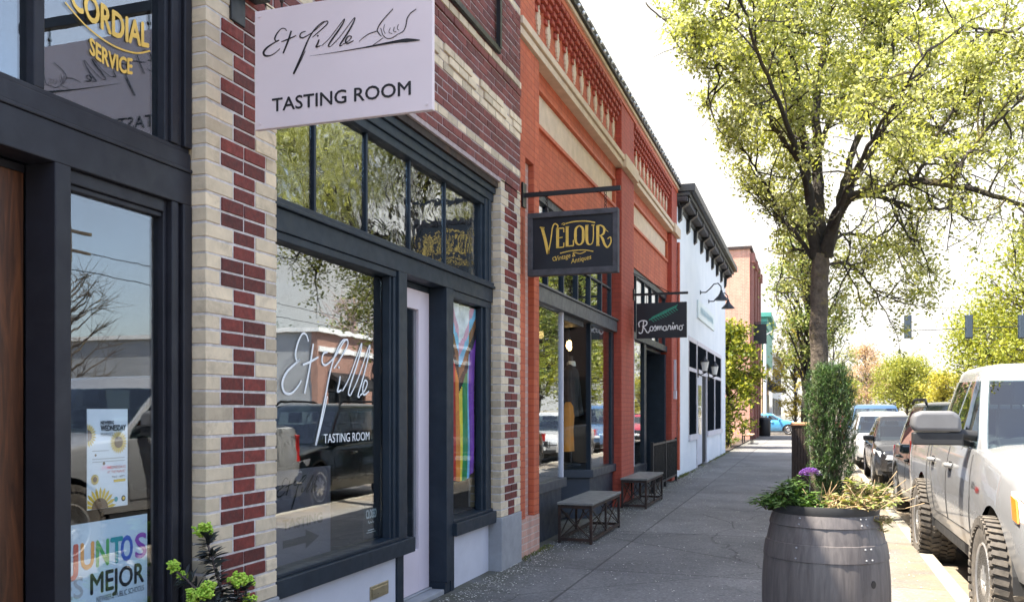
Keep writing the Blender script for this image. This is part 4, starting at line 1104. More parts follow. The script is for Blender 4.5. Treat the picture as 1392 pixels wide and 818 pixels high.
mb = MB(); mb.box(-6, -5.9, 21.2, 33.5, 0, 4); mb.box(-5.9, -3.2, 21.2, 33.5, 3.7, 3.8); mb.build('interior_wall', M['dark_in'], wb)
mb = MB(); mb.box(-3.3, WXX+.42, 20.98, 33.95, 6.72, 6.90); mb.box(-3.2, WXX+.30, 20.99, 33.85, 6.62, 6.718); mb.box(-3.2, WXX+.06, 21.0, 33.75, 6.40, 6.50); mb.build('cornice', M['blk'], wb, bevel=.01)
mb = MB(); mb.box(-3.2, WXX+.24, 21.0, 33.75, 6.505, 6.618); mb.build('cornice_soffit', M['blkwood'], wb)
for k in range(9):
    y = 21.25+k*1.5
    mb = MB(); mb.prism([(WXX+.001, 6.05), (WXX+.08, 6.12), (WXX+.10, 6.38), (WXX+.27, 6.5), (WXX+.27, 6.61), (WXX+.001, 6.61)], lambda u, v, w: (u, w, v), y-.1, y+.1)
    mb.build('cornice_bracket', M['blk'], wb, bevel=.006)
for (a, b_, z0) in ((23.12, 24.92, .95), (27.42, 29.80, .95), (29.82, 32.08, .95)):
    mb = MB()
    for y in (a, b_-.07): mb.box(WXX-.12, WXX+.008, y, y+.07, z0, 3.52)
    mb.box(WXX-.12, WXX+.008, a+.07, b_-.07, 2.62, 2.72); mb.box(WXX-.12, WXX+.05, a-.005, b_+.005, .80, .95); mb.box(WXX-.12, WXX+.008, a+.07, b_-.07, 3.40, 3.52)
    f = mb.build('window', M['pinktrim'], wb)
    pane(a+.07, b_-.07, z0, 2.62, WXX-.012, M['darkpane'], f, 'pane'); pane(a+.07, b_-.07, 2.72, 3.4, WXX-.012, M['darkpane'], f, 'pane')
mb = MB()
for y in (24.94, 27.33): mb.box(WXX-.12, WXX+.008, y, y+.07, 0, 3.52)
mb.box(WXX-.12, WXX+.008, 25.07, 27.35, 2.60, 2.74); mb.box(WXX-.12, WXX+.008, 25.07, 27.35, 3.40, 3.52); mb.build('door_surround', M['pinktrim'], wb)
dd = MB(); dd.box(WXX-.07, WXX-.02, 25.1, 26.35, .05, 2.58); d_ = dd.build('door', M['panelw'], wb)
mb = MB(); mb.box(WXX-.019, WXX-.012, 25.3, 26.15, .9, 2.3); mb.build('door_glass', M['glass_far'], d_)
pane(25.07, 27.35, 2.74, 3.4, WXX-.012, M['darkpane'], wb, 'transom_window')
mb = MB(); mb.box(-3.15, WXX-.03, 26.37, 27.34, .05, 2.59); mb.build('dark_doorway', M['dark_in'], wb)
sg = thing('wall_sign', 'pale sign board with faint lettering on the white clapboard wall', 'sign', (-2.92, 27.1, 4.4))
mb = MB(); mb.box(WXX+.004, WXX+.045, 24.9, 29.3, 4.15, 4.66); mb.build('board', pmat('pale_aqua_board', (.70, .76, .74), .5, .05, 2), sg, bevel=.008)
pl = Plane((WXX+.046, 24.9, 4.15), (0, 1, 0), (0, 0, 1), .003); mb = MB()
for k in range(9):
    u = .5+k*.39; pl.ribbon(mb, [(u, .16), (u+.08, .35), (u+.16, .16), (u+.24, .36), (u+.3, .2)], .05, k=k % 3)
mb.build('lettering', pmat('pale_blue_lettering', (.35, .55, .62), .5, .1, 4), sg)
lampf = None
for y, z, lab in ((25.7, 4.95, 'black gooseneck lamp on the white wall, nearer one'), (27.9, 4.95, 'black gooseneck lamp on the white wall, farther one')):
    if lampf is None:
        lampf = thing('gooseneck_lamp', lab, 'lamp', (WXX, y, z), 'gooseneck lamps over the pale sign')
        mb = MB(); mb.tube([(WXX, y, z), (WXX+.16, y, z-.0), (WXX+.28, y, z+.10), (WXX+.38, y, z+.22), (WXX+.5, y, z+.24), (WXX+.58, y, z+.14), (WXX+.59, y, z)], .018, 8); mb.lathe([(.06, 0), (.06, .02), (.02, .03)], (WXX, y, z), 12, 'x'); mb.build('arm', M['blk'], lampf, smooth=50)
        mb = MB(); mb.lathe([(.03, z+.04), (.05, z-.04), (.09, z-.11), (.20, z-.22), (.205, z-.24)], (WXX+.59, y, 0), 20); mb.build('lamp_shade', M['blk'], lampf, smooth=50)
    else:
        c_ = copy_tree(lampf); c_.location = (WXX, y, z); c_['label'] = lab
ln = None
for y, lab in ((25.05, 'white and black lantern left of the shop door on the white wall'), (27.75, 'white and black lantern right of the shop door on the white wall')):
    if ln is None:
        ln = thing('wall_lantern', lab, 'lantern', (WXX, y, 2.75), 'lanterns beside the white shop door')
        x = WXX+.2
        mb = MB(); mb.tube([(WXX, y, 2.62), (WXX+.1, y, 2.58), (x, y, 2.63)], .016, 8); mb.box(WXX, WXX+.03, y-.05, y+.05, 2.5, 2.75); mb.lathe([(.03, 2.62), (.07, 2.66), (.07, 2.68)], (x, y, 0), 8); mb.lathe([(.13, 2.93), (.12, 2.95), (.05, 3.02), (.02, 3.08), (0, 3.1)], (x, y, 0), 8); mb.build('frame', M['blk'], ln)
        mb = MB(); mb.lathe([(.065, 2.68), (.115, 2.93)], (x, y, 0), 8); mb.build('lantern_glass', pmat('frosted_glass', (.75, .72, .66), .3, .05, 4), ln)
    else:
        c_ = copy_tree(ln); c_.location = (WXX, y, 2.75); c_['label'] = lab

# ------------------------------------------------------------ tall salmon brick building beyond the gap
tb = thing('tall_brick_building', 'tall salmon brick building with a stepped parapet beyond the white shop', 'building', (-3, 52.5, 0))
mb = MB(); mb.box(-3.4, -2.98, 48.4, 57, 0, 9.8); mb.box(-17, -3.4, 48.4, 48.8, 0, 9.6); mb.box(-5.2, -3.4, 48.4, 48.8, 9.6, 10.1); mb.box(-3.4, -2.98, 48.4, 57, 9.8, 10.1); mb.box(-17, -3.4, 56.6, 57, 0, 9.8); mb.box(-17, -16.7, 48.8, 56.6, 0, 9.6); mb.build('wall', M['tallbrick'], tb)
mb = MB(); mb.box(-5.3, -2.86, 48.3, 48.85, 10.1, 10.25); mb.box(-3.4, -2.86, 48.85, 57.1, 10.1, 10.25); mb.box(-17.1, -5.3, 48.3, 48.85, 9.6, 9.72); mb.build('coping', M['steel'], tb)
mb = MB(); mb.box(-16.7, -3.4, 48.8, 56.6, 9.3, 9.4); mb.build('roof', M['stone'], tb)
M['dkpil'] = brickmat('dark_pilaster_brick', (.25, .09, .07), (.22, .08, .06), (.22, .13, .10))
for y in (48.5, 51.2, 54.0, 56.3):
    mb = MB(); mb.box(-2.98, -2.82, y, y+.55, 0, 9.4); mb.box(-2.98, -2.72, y-.05, y+.6, 9.4, 9.9); mb.build('pilaster', M['dkpil'], tb, bevel=.01)
for y in (49.4, 52.2, 55.0):
    for z in (3.9, 6.7):
        mb = MB(); mb.box(-2.99, -2.95, y, y+1.3, z, z+1.9); w_ = mb.build('window', M['panelw'], tb)
        mb = MB(); mb.box(-2.95, -2.94, y+.08, y+.62, z+.08, z+1.82); mb.box(-2.95, -2.94, y+.68, y+1.22, z+.08, z+1.82); mb.build('pane', M['blk'], w_)
    mb = MB(); mb.box(-2.985, -2.95, y-.1, y+1.45, .4, 3.2); mb.build('shop_window', M['blk'], tb)
mb = MB(); mb.box(-2.95, -2.2, 50.2, 50.3, 5.2, 6.3); mb.box(-2.95, -2.1, 50.23, 50.27, 6.35, 6.4); mb.build('hanging_board', M['blk'], tb)

# ------------------------------------------------------------ across the side street
M['green'] = pmat('green_painted_wood', (.06, .27, .21), .5, .12, 2)
M['tan'] = pmat('tan_stucco', (.55, .38, .22), .8, .12, 1.5)
M['offw'] = pmat('off_white_stucco', (.68, .68, .66), .8, .08, 1)
gb = thing('green_cornice_building', 'tan building with a big green cornice across the side street', 'building', (-3.4, 76, 0))
mb = MB(); mb.box(-16, -3.4, 69.8, 82, 0, 7.8); mb.build('wall', M['tan'], gb)
mb = MB(); mb.box(-16.2, -3.0, 69.5, 82.2, 7.8, 8.6); mb.box(-16.2, -2.7, 69.2, 82.4, 8.6, 8.95); mb.box(-3.4, -3.1, 70, 82, 5.2, 7.8); mb.build('cornice', M['green'], gb, bevel=.03)
mb = MB(); mb.box(-3.0, -1.9, 70.5, 80, 3.1, 3.3); mb.prism([(-3.0, 3.3), (-3.0, 4.1), (-1.9, 3.2), (-1.9, 3.0)], lambda u, v, w: (u, w, v), 70.5, 81.0); mb.build('awning', M['blk'], gb)
mb = MB()
for y in (71, 74, 77, 79.6): mb.box(-3.4, -3.36, y, y+2.2, .5, 2.9)
mb.box(-8, -5, 69.77, 69.8, 1, 3); mb.build('shop_window', M['blk'], gb)
for x in (-6.5, -9.5, -12.5):
    mb = MB(); mb.box(x, x+1.2, 69.74, 69.8, 4.2, 6.3); mb.build('window', M['blk'], gb)
fb = thing('far_white_building', 'small off white building with dark windows far down the street', 'building', (-3.4, 95, 0))
mb = MB(); mb.box(-16, -3.2, 84, 112, 0, 6.4); mb.build('wall', M['offw'], fb)
for k in range(6):
    for z in (1.0, 4.0):
        mb = MB(); mb.box(-3.2, -3.14, 85.5+k*4.4, 87.6+k*4.4, z, z+1.7); mb.build('window', M['blk'], fb)
mb = MB(); mb.box(-16.2, -2.8, 83.8, 112.2, 6.4, 6.8); mb.build('cornice', M['stone'], fb)
lp = thing('street_pole', 'white street pole standing at the far corner in front of the tan building', 'pole', (-3.15, 69.3, 0))
mb = MB(); mb.tube([(-3.15, 69.3, 0), (-3.15, 69.3, 7.4)], [.13, .09], 12); mb.build('shaft', M['offw'], lp, smooth=60)
mb = MB(); mb.lathe([(.22, 0), (.22, .25), (.13, .4)], (-3.15, 69.3, 0), 12); mb.build('base', M['stone'], lp)
mb = MB(); mb.tube([(-3.15, 69.3, 7.2), (-2.4, 69.3, 7.6), (-1.4, 69.3, 7.6)], .05, 8); mb.box(-1.9, -1.1, 69.2, 69.4, 7.5, 7.6); mb.build('arm', M['stone'], lp)

# white post, bench, litter bin by the gap
po = thing('white_post', 'thin white post beside the small leafy tree', 'post', (-3.4, 36.4, 0))
mb = MB(); mb.box(-3.46, -3.34, 36.34, 36.46, 0, 2.3); mb.build('shaft', M['offw'], po, bevel=.01)
mb = MB(); mb.lathe([(.09, 2.3), (.09, 2.33), (0, 2.42)], (-3.4, 36.4, 0), 4); mb.build('cap', M['offw'], po)
bn = thing('park_bench', 'low wooden bench at the edge of the planting bed', 'bench', (-2.7, 43.5, 0))
mb = MB()
for k in range(3): mb.box(-2.95+k*.16, -2.82+k*.16, 42.7, 44.4, .42, .46)
mb.build('seat', M['tan'], bn)
mb = MB()
for k in range(2): mb.box(-3.02, -2.98, 42.7, 44.4, .58+k*.16, .70+k*.16)
mb.build('backrest', M['tan'], bn)
for y in (42.85, 44.2):
    mb = MB(); mb.box(-3.0, -2.55, y, y+.06, .38, .42); mb.box(-3.0, -2.94, y, y+.06, 0, .85); mb.box(-2.6, -2.55, y, y+.06, 0, .38); mb.build('leg', M['blk'], bn)
lb = thing('litter_bin', 'black round litter bin on the far corner of the sidewalk', 'litter bin', (-2.6, 56.4, 0))
mb = MB(); mb.lathe([(.33, .0), (.36, .1), (.38, .85), (.36, .95)], (-2.6, 56.4, 0), 20); mb.build('body', M['blk'], lb, smooth=40)
mb = MB(); mb.lathe([(.40, .95), (.40, 1.0), (.30, 1.12), (.16, 1.16), (.15, 1.10)], (-2.6, 56.4, 0), 20); mb.build('lid', M['blk'], lb, smooth=40)
# ------------------------------------------------------------ vehicles
def carpaint(name, col, rough=.25, metal=.3, dusty=.14, coat=.5):
    m, t, b, o = new_mat(name)
    co = objco(t)
    cc = ramp(t, noise(t, co, 2.5, 6, .65), [(.35, [c_*.92 for c_ in col]), (.7, col)])
    sx = N(t, 'ShaderNodeSeparateXYZ'); t.links.new(co, sx.inputs[0])
    dust = math_(t, 'MULTIPLY', ramp(t, math_(t, 'ADD', sx.outputs[2], math_(t, 'MULTIPLY', noise(t, co, 6, 6), .35)), [(.45, 1.), (.95, 0.)]), dusty)
    cc = mixrgb(t, cc, (.30, .26, .21), dust)
    t.links.new(cc, b.inputs['Base Color']); b.inputs['Metallic'].default_value = metal
    t.links.new(math_(t, 'ADD', rough, math_(t, 'MULTIPLY', dust, .8)), b.inputs['Roughness'])
    b.inputs['Coat Weight'].default_value = coat; b.inputs['Coat Roughness'].default_value = .04
    return m
M['cglass'] = None
M['cglass'] = glassmat('car_glass', tint=(.42, .50, .50), base=.09, k=.85)
M['oppglass'] = pmat('dark_shop_glass', (.012, .016, .02), .05, .2, 2)
M['tyre'] = pmat('tyre_rubber', (.035, .033, .031), .9, .3, 20, .3, .003, dirt=((.17, .14, .11), .5))
M['tyre_mud'] = pmat('dusty_tyre_rubber', (.085, .075, .065), .95, .3, 20, .4, .004, dirt=((.26, .21, .15), .6))
M['rim'] = pmat('alloy_rim', (.62, .62, .62), .3, .08, 6, metal=.85)
M['plast'] = pmat('black_plastic', (.02, .02, .021), .6, .15, 8)
M['chrome'] = pmat('chrome', (.75, .75, .76), .12, .04, 6, metal=1)
M['lampc'] = pmat('headlight_clear', (.75, .78, .80), .08, .1, 20, coat=1)
M['lampo'] = pmat('amber_lens', (.80, .25, .03), .12, .1, 20, coat=1)
M['lampr'] = pmat('red_lens', (.45, .02, .02), .12, .1, 20, coat=1)

def wheel(parent, x, y, R_, w, side, knobs=False, spokes=5, rimm=None):
    wl_ = bpy.data.objects.new('wheel', None); COL.objects.link(wl_); wl_.empty_display_size = .1
    wl_.parent = parent; wl_.location = (x, y, R_)
    c_ = wloc(wl_); s = side; rr = R_*(.60 if knobs else .66)
    mb = MB()
    prof = [(rr, -.5), (rr+.02, -.52), (rr+(R_-rr)*.5, -.56), (R_*.94, -.5), (R_*.985, -.38), (R_*.985, .38), (R_*.94, .5), (rr+(R_-rr)*.5, .56), (rr+.02, .52), (rr, .5)]
    mb.lathe([(r_, h*w) for r_, h in prof], c_, 40, 'x')
    if knobs:
        for k in range(44):
            a = 2*math.pi*k/44
            for q, (hx, wd) in enumerate(((-.40, .30), (-.06, .22), (.20, .22), (.42, .26))):
                aa = a+(.07 if q % 2 else 0)
                Mx = Matrix.Translation(c_) @ Matrix.Rotation(aa, 4, 'X') @ Matrix.Translation((hx*w, 0, R_*.985)) @ Matrix.Rotation(.25*(1 if q % 2 else -1), 4, 'Z')
                mb.obox(Mx, wd*w, .034, .03)
            Mx = Matrix.Translation(c_) @ Matrix.Rotation(a, 4, 'X') @ Matrix.Translation((s*.54*w, 0, R_*.93)); mb.obox(Mx, .03, .034, .05)
            Mx = Matrix.Translation(c_) @ Matrix.Rotation(a, 4, 'X') @ Matrix.Translation((-s*.54*w, 0, R_*.93)); mb.obox(Mx, .03, .034, .05)
    mb.build('tyre', M['tyre_mud'] if knobs else M['tyre'], wl_, smooth=35)
    mb = MB()
    mb.lathe([(rr*1.0, s*.50*w), (rr*.97, s*.53*w), (rr*.92, s*.50*w), (rr*.88, s*.30*w), (rr*.2, s*.28*w), (0.0005, s*.28*w)], c_, 32, 'x')
    for k in range(spokes):
        a = 2*math.pi*k/spokes
        Mx = Matrix.Translation(c_) @ Matrix.Rotation(a, 4, 'X') @ Matrix.Translation((s*.42*w, 0, rr*.52)) @ Matrix.Rotation(s*-.10, 4, 'Y')
        mb.obox(Mx, .04, rr*.30, rr*.86)
    mb.lathe([(rr*.26, s*.40*w), (rr*.24, s*.50*w), (.0005, s*.51*w)], c_, 20, 'x')
    mb.build('rim', rimm or M['rim'], wl_, smooth=35)
    mb = MB(); mb.lathe([(rr*.86, s*.285*w), (0.0005, s*.286*w)], c_, 24, 'x'); mb.lathe([(rr*.86, -s*.3*w), (.0005, -s*.3*w)], c_, 24, 'x'); mb.build('brake_disc', M['plast'], wl_)
    return wl_

def interp(x, pts):
    if x <= pts[0][0]: return pts[0][1]
    for (a, va), (b, vb) in zip(pts, pts[1:]):
        if x <= b:
            t = (x-a)/(b-a) if b > a else 0
            t = t*t*(3-2*t)*.5+t*.5
            return va+(vb-va)*t
    return pts[-1][1]

def vehicle(name, label, cat, paint, L, W, axles, Rw, ww, shoulder, width, gh, bottom=.26, deckcrown=.03, sills=None, knobs=False, spokes=5,
            wins=(), windshield=(.06, .94), rear=True, lowcol=None, arch=.06, bed=None, group=None, rimm=None, grille=None, lamps=None, roofrack=False, lampkind='c', archtrim=False, bulge=.05):
    root = thing(name, label, cat, (0, 0, 0), group)
    arcR = Rw+arch
    ys = set([round(L*i/46, 3) for i in range(47)])
    for ya in axles:
        for k in range(17):
            ys.add(round(ya-arcR*math.cos(math.pi*k/16), 3))
    for p in (.03, .08, .15): ys.add(p); ys.add(round(L-p, 3))
    ys = sorted(y for y in ys if 0 <= y <= L)
    def zb(y):
        z = bottom+(.10 if y < .12 or y > L-.12 else 0)
        for ya in axles:
            d = arcR**2-(y-ya)**2
            if d > 0: z = max(z, Rw+math.sqrt(d))
        return z
    NS = 9
    def section(y):
        w = interp(y, width)/2; zs = interp(y, shoulder); z0 = min(zb(y), zs-.06); zm = (bottom+zs)*.5
        pts = []
        for i in range(NS):
            z = z0+(zs-z0)*i/(NS-1)
            q = (z-zm)/(zs-bottom)*2
            x = w-bulge*(abs(q)**2.2)
            pts.append((x, z))
        xs = pts[-1][0]
        pts.append((xs-.018, zs+.014)); pts.append((xs-.05, zs+.022))
        dz = deckcrown
        if bed and bed[0] < y < bed[1]:
            pts += [(xs-.09, zs+.02), (xs-.10, zs-.35), (xs*.5, zs-.36), (0, zs-.36)]
        else:
            pts += [(xs*.80, zs+.022+dz*.45), (xs*.5, zs+.022+dz*.8), (xs*.25, zs+.022+dz*.95), (0, zs+.022+dz)]
        return pts
    mb = MB(); n = None
    for y in ys:
        s_ = section(y); n = len(s_)
        full = [(-x, z) for x, z in s_[:-1]] + [(x, z) for x, z in reversed(s_)]
        for x, z in full: mb.v.append((x, y, z))
    fn = 2*n-1
    for i in range(len(ys)-1):
        for k in range(fn-1):
            a = i*fn+k; mb.f.append((a, a+1, a+fn+1, a+fn)); mb.m.append(0)
    mb.f.append(tuple(range(fn))); mb.m.append(0)
    e = (len(ys)-1)*fn; mb.f.append(tuple(range(e, e+fn))[::-1]); mb.m.append(0)
    body = mb.build('body', [paint], root, smooth=38)
    # underbody and wheel wells
    mb = MB(); w0 = interp(L/2, width)/2
    mb.box(-w0+.32, w0-.32, .25, L-.25, .22, interp(L*.5, shoulder)-.25); 
    last = .1
    for ya in list(axles)+[None]:
        e_ = (ya-arcR-.01) if ya is not None else L-.1
        mb.box(-w0+.09, w0-.09, last, e_, bottom+.02, bottom+.12); last = (ya+arcR+.01) if ya is not None else 0
    mb.build('underbody', M['plast'], root)
    for ya in axles:
        for s_ in (-1, 1):
            mb = MB()
            for k in range(14):
                a0 = math.pi*k/14; a1 = math.pi*(k+1)/14
                for x0, x1, r_, mi in ((w0-.36, interp(ya, width)/2-.035, arcR+.012, 0),):
                    p = [(s_*x, ya-r_*math.cos(a), Rw+r_*math.sin(a)) for x, a in ((x0, a0), (x1, a0), (x1, a1), (x0, a1))]
                    mb.add(p, [(0, 1, 2, 3)])
            mb.build('wheel_arch', M['plast'], root)
    # greenhouse
    (yf0, zf0), (yf1, zf1), (yr1, zr1), (yr0, zr0) = gh['pts']; wb_, wr_ = gh['w']
    def gz(t, s): return (zf0+(zf1-zf0)*t)*(1-s)+(zr0+(zr1-zr0)*t)*s
    def yF(t): return yf0+(yf1-yf0)*t+gh.get('bowf', .0)*math.sin(math.pi*t)
    def yR(t): return yr0+(yr1-yr0)*t
    def hw(t): return (wb_+(wr_-wb_)*t**1.15)/2
    def side(y, t, sgn, off=0):
        s = min(1, max(0, (y-yF(t))/(yR(t)-yF(t))))
        taper = 1-.05*max(0, (.25-s)/.25)**2-.07*max(0, (s-.7)/.3)**2
        return (sgn*(hw(t)*taper+off), y, gz(t, s))
    def front(u, t, off=0):
        w = hw(t)*.965; bow = gh.get('bow', .10)
        return (u*w, yF(t)+bow*(u*u-1)*.0+bow*u*u*.9-off, gz(t, 0)+off*.6)
    def back(u, t, off=0):
        w = hw(t)*.93
        return (u*w, yR(t)-.06*u*u+off, gz(t, 1)+off*.3)
    bowy = gh.get('bow', .10)*.9
    def wlim(t, ya, yb):
        a = max(ya, yF(t)+bowy+.07)
        return a, max(a+.02, min(yb, yR(t)-.14))
    tt = [0, .07, .2, .35, .5, .65, .78, .87, .94, 1.0]
    wrows = [k for k in range(len(tt)-1) if tt[k] >= .069 and tt[k+1] <= .871]
    U = [-1, -.955, -.7, -.45, -.2, 0, .2, .45, .7, .955, 1]
    mb = MB(); rows = []; holes = []
    for ti, t in enumerate(tt):
        row = []; hole = []
        for k, u in enumerate(U):
            row.append(front(u, t)); hole.append(1 <= k <= 8)
        for sgn in (1, -1):
            y0, y1 = yF(t)+bowy, yR(t)-.06
            br_ = []
            for (ya, yb) in wins:
                a, b_ = wlim(t, ya, yb)
                for q in range(5): br_.append((a+(b_-a)*q/4, q < 4))
            br_ = br_+[((br_[-1][0]*.5+y1*.5), False)] if br_ else [(y0+(y1-y0)*q/8, False) for q in range(1, 8)]
            seq = [(side(y, t, sgn), h) for y, h in br_]
            if sgn < 0:
                pts_ = [p for p, _ in seq][::-1]; hs = [h for _, h in seq][::-1]
                hs = hs[1:]+[False]
                seq = list(zip(pts_, hs))
            row += [p for p, _ in seq]; hole += [h for _, h in seq]
            if sgn > 0:
                for k in range(9): row.append(back(1-2*k/8, t)); hole.append(rear and 0 < k < 7)
        rows.append(row); holes.append(hole)
    m_ = len(rows[0])
    for r_ in rows: mb.v.extend(r_)
    for i in range(len(rows)-1):
        for k in range(m_):
            if i in wrows and holes[0][k]: continue
            a = i*m_+k; b_ = i*m_+(k+1) % m_; mb.f.append((a, b_, b_+m_, a+m_)); mb.m.append(0)
    base = (len(rows)-1)*m_; top = rows[-1]; cx0 = sum(p[1] for p in top)/m_
    prev = base
    rc = gh.get('crown', .07)
    for q, dz in ((.975, .016), (.93, .034), (.82, .054), (.5, .066), (.2, .07)):
        b_ = len(mb.v)
        for p in top: mb.v.append((p[0]*q, cx0+(p[1]-cx0)*q, p[2]+dz*rc/.07))
        for k in range(m_):
            mb.f.append((prev+k, prev+(k+1) % m_, b_+(k+1) % m_, b_+k)); mb.m.append(0)
        prev = b_
    mb.f.append(tuple(prev+k for k in range(m_))); mb.m.append(0)
    cabin = mb.build('cabin', paint, root, smooth=35)
    # seats, dashboard and wheel seen through the glass
    zb_ = zf0+.02; wi = wb_/2-.16
    for ys_ in ([yf1+.25, yf1+1.15] if yr1-yf1 > 1.2 else [yf1+.3]):
        if ys_ > yr1-.05: continue
        for sx_ in (-1, 1):
            mb = MB(); mb.box(sx_*wi*.5-.23, sx_*wi*.5+.23, ys_, ys_+.13, zb_-.02, zb_+.32); mb.box(sx_*wi*.5-.12, sx_*wi*.5+.12, ys_+.02, ys_+.12, zb_+.36, zb_+.54)
            mb.bar((sx_*wi*.5-.05, ys_+.07, zb_+.3), (sx_*wi*.5-.05, ys_+.07, zb_+.4), .015); mb.bar((sx_*wi*.5+.05, ys_+.07, zb_+.3), (sx_*wi*.5+.05, ys_+.07, zb_+.4), .015)
            mb.build('seat', M['plast'], root, bevel=.03)
    mb = MB(); mb.prism([(yf0+.12, zb_-.02), (yf0+.6, zb_-.02), (yf0+.6, zb_+.06), (yf0+.35, zb_+.10)], lambda u, v, w: (w, u, v), -wi, wi); mb.build('dashboard', M['plast'], root, bevel=.02)
    mb = MB(); mb.tube([(wi*.5+.18*math.cos(a), yf0+.72+.06*math.sin(a), zb_+.06+.17*math.sin(a)) for a in [k*math.pi/8 for k in range(17)]], .016, 6); mb.build('steering_wheel', M['plast'], root)
    def panel(fn, u0, u1, t0, t1, nm, nu=8, nt=6, uf=None):
        mb = MB()
        for off in (.006, -.004):
            for j in range(nt+1):
                t = t0+(t1-t0)*j/nt
                for i in range(nu+1):
                    a, b_ = (u0, u1) if uf is None else uf(t)
                    mb.v.append(fn(a+(b_-a)*i/nu, t, off))
        for j in range(nt):
            for i in range(nu):
                a = j*(nu+1)+i; mb.f.append((a, a+1, a+nu+2, a+nu+1)); mb.m.append(0)
        K = (nu+1)*(nt+1)
        bd = [i for i in range(nu+1)]+[(j*(nu+1)+nu) for j in range(1, nt+1)]+[nt*(nu+1)+i for i in range(nu-1, -1, -1)]+[j*(nu+1) for j in range(nt-1, 0, -1)]
        for a, b_ in zip(bd, bd[1:]+bd[:1]): mb.f.append((a, b_, b_+K, a+K)); mb.m.append(0)
        return mb.build(nm, M['cglass'], root, smooth=30)
    panel(front, -.965, .965, .06, .88, 'windscreen', 10, 6)
    if rear: panel(back, -.77, .77, .06, .88, 'rear_window')
    for sgn in (1, -1):
        for (ya, yb) in wins:
            f_ = lambda y, t, off, sgn=sgn: side(y, t, sgn, off)
            uf = lambda t, ya=ya, yb=yb: (wlim(t, ya, yb)[0]-.012, wlim(t, ya, yb)[1]+.012)
            panel(f_, 0, 0, .06, .88, 'side_window', 5, 6, uf)
    for ya in axles:
        for sgn in (1, -1):
            wx = interp(ya, width)/2
            wheel(root, sgn*(wx-ww/2-.01+(.05 if knobs else 0)), ya, Rw, ww, sgn, knobs, spokes, rimm)
    if archtrim:
        for ya in axles:
            for s_ in (-1, 1):
                mb = MB(); x = s_*(interp(ya, width)/2-.018)
                mb.tube([(x, ya-arcR*math.cos(math.pi*k/14), Rw+arcR*math.sin(math.pi*k/14)) for k in range(15)], .022, 6)
                mb.build('arch_trim', lowcol or M['plast'], root, smooth=50)
    root['dims'] = 0
    del root['dims']
    def sidex(y, z):
        w = interp(y, width)/2; zs = interp(y, shoulder); zm = (bottom+zs)*.5
        return w-bulge*(abs((z-zm)/(zs-bottom)*2)**2.2)
    return root, side, sidex

def seams(root, sidex, lines, w=.007):
    for sgn in (-1, 1):
        mb = MB()
        for pts in lines:
            q = []
            for (y0, z0), (y1, z1) in zip(pts, pts[1:]):
                for k in range(8): q.append((y0+(y1-y0)*k/8, z0+(z1-z0)*k/8))
            q.append(pts[-1])
            mb.tube([(sgn*(sidex(y, z)-.001), y, z) for y, z in q], w/2, 4)
        mb.build('panel_gap', M['plast'], root)
def handles(root, sidex, spots, mat):
    for sgn in (-1, 1):
        for y, z in spots:
            x = sidex(y, z)
            mb = MB(); mb.box(sgn*(x-.01), sgn*(x+.004), y-.055, y+.055, z-.04, z+.045); mb.build('handle_cup', M['plast'], root, bevel=.004)
            mb = MB(); mb.tube([(sgn*(x), y-.10, z+.012), (sgn*(x+.035), y-.08, z+.014), (sgn*(x+.038), y+.06, z+.014), (sgn*x, y+.10, z+.012)], .019, 8); mb.build('door_handle', mat, root, smooth=50)

# --- silver white pickup truck, nose towards the camera
M['mirgrey'] = pmat('grey_mirror_plastic', (.13, .13, .135), .4, .1, 6)
M['truckp'] = carpaint('silver_white_paint', (.34, .345, .355), .26, .35, .4, .7)
TL = 5.95
truck, tside, tsx = vehicle('pickup_truck', 'silver white pickup truck with large tow mirrors and muddy tyres parked at the kerb', 'truck', M['truckp'], TL, 2.0, [1.02, 4.58], .415, .29,
    [(0, .78), (.10, .90), (.25, 1.00), (.6, 1.10), (1.75, 1.22), (2.05, 1.235), (TL-.1, 1.27), (TL, 1.20)],
    [(0, 1.62), (.12, 1.80), (.35, 1.93), (.9, 2.0), (TL-.3, 2.0), (TL, 1.93)],
    dict(pts=((1.58, 1.20), (2.52, 1.84), (3.98, 1.86), (4.18, 1.25)), w=(1.92, 1.54), bow=.16, crown=.085), bottom=.50, deckcrown=.07, knobs=True, wins=((1.9, 2.92), (3.02, 3.98)), bed=(4.26, TL-.08), arch=.075, bulge=.045, spokes=5, archtrim=False)
seams(truck, tsx, [[(1.86, .62), (1.80, .9), (1.86, 1.2)], [(2.97, .60), (2.97, 1.22)], [(4.02, 1.24), (4.0, 1.0), (3.86, .86), (3.80, .62)], [(4.22, .60), (4.22, 1.24)], [(1.86, .62), (3.80, .60)]], .012)
handles(truck, tsx, [(2.78, 1.06), (3.80, 1.06)], M['truckp'])
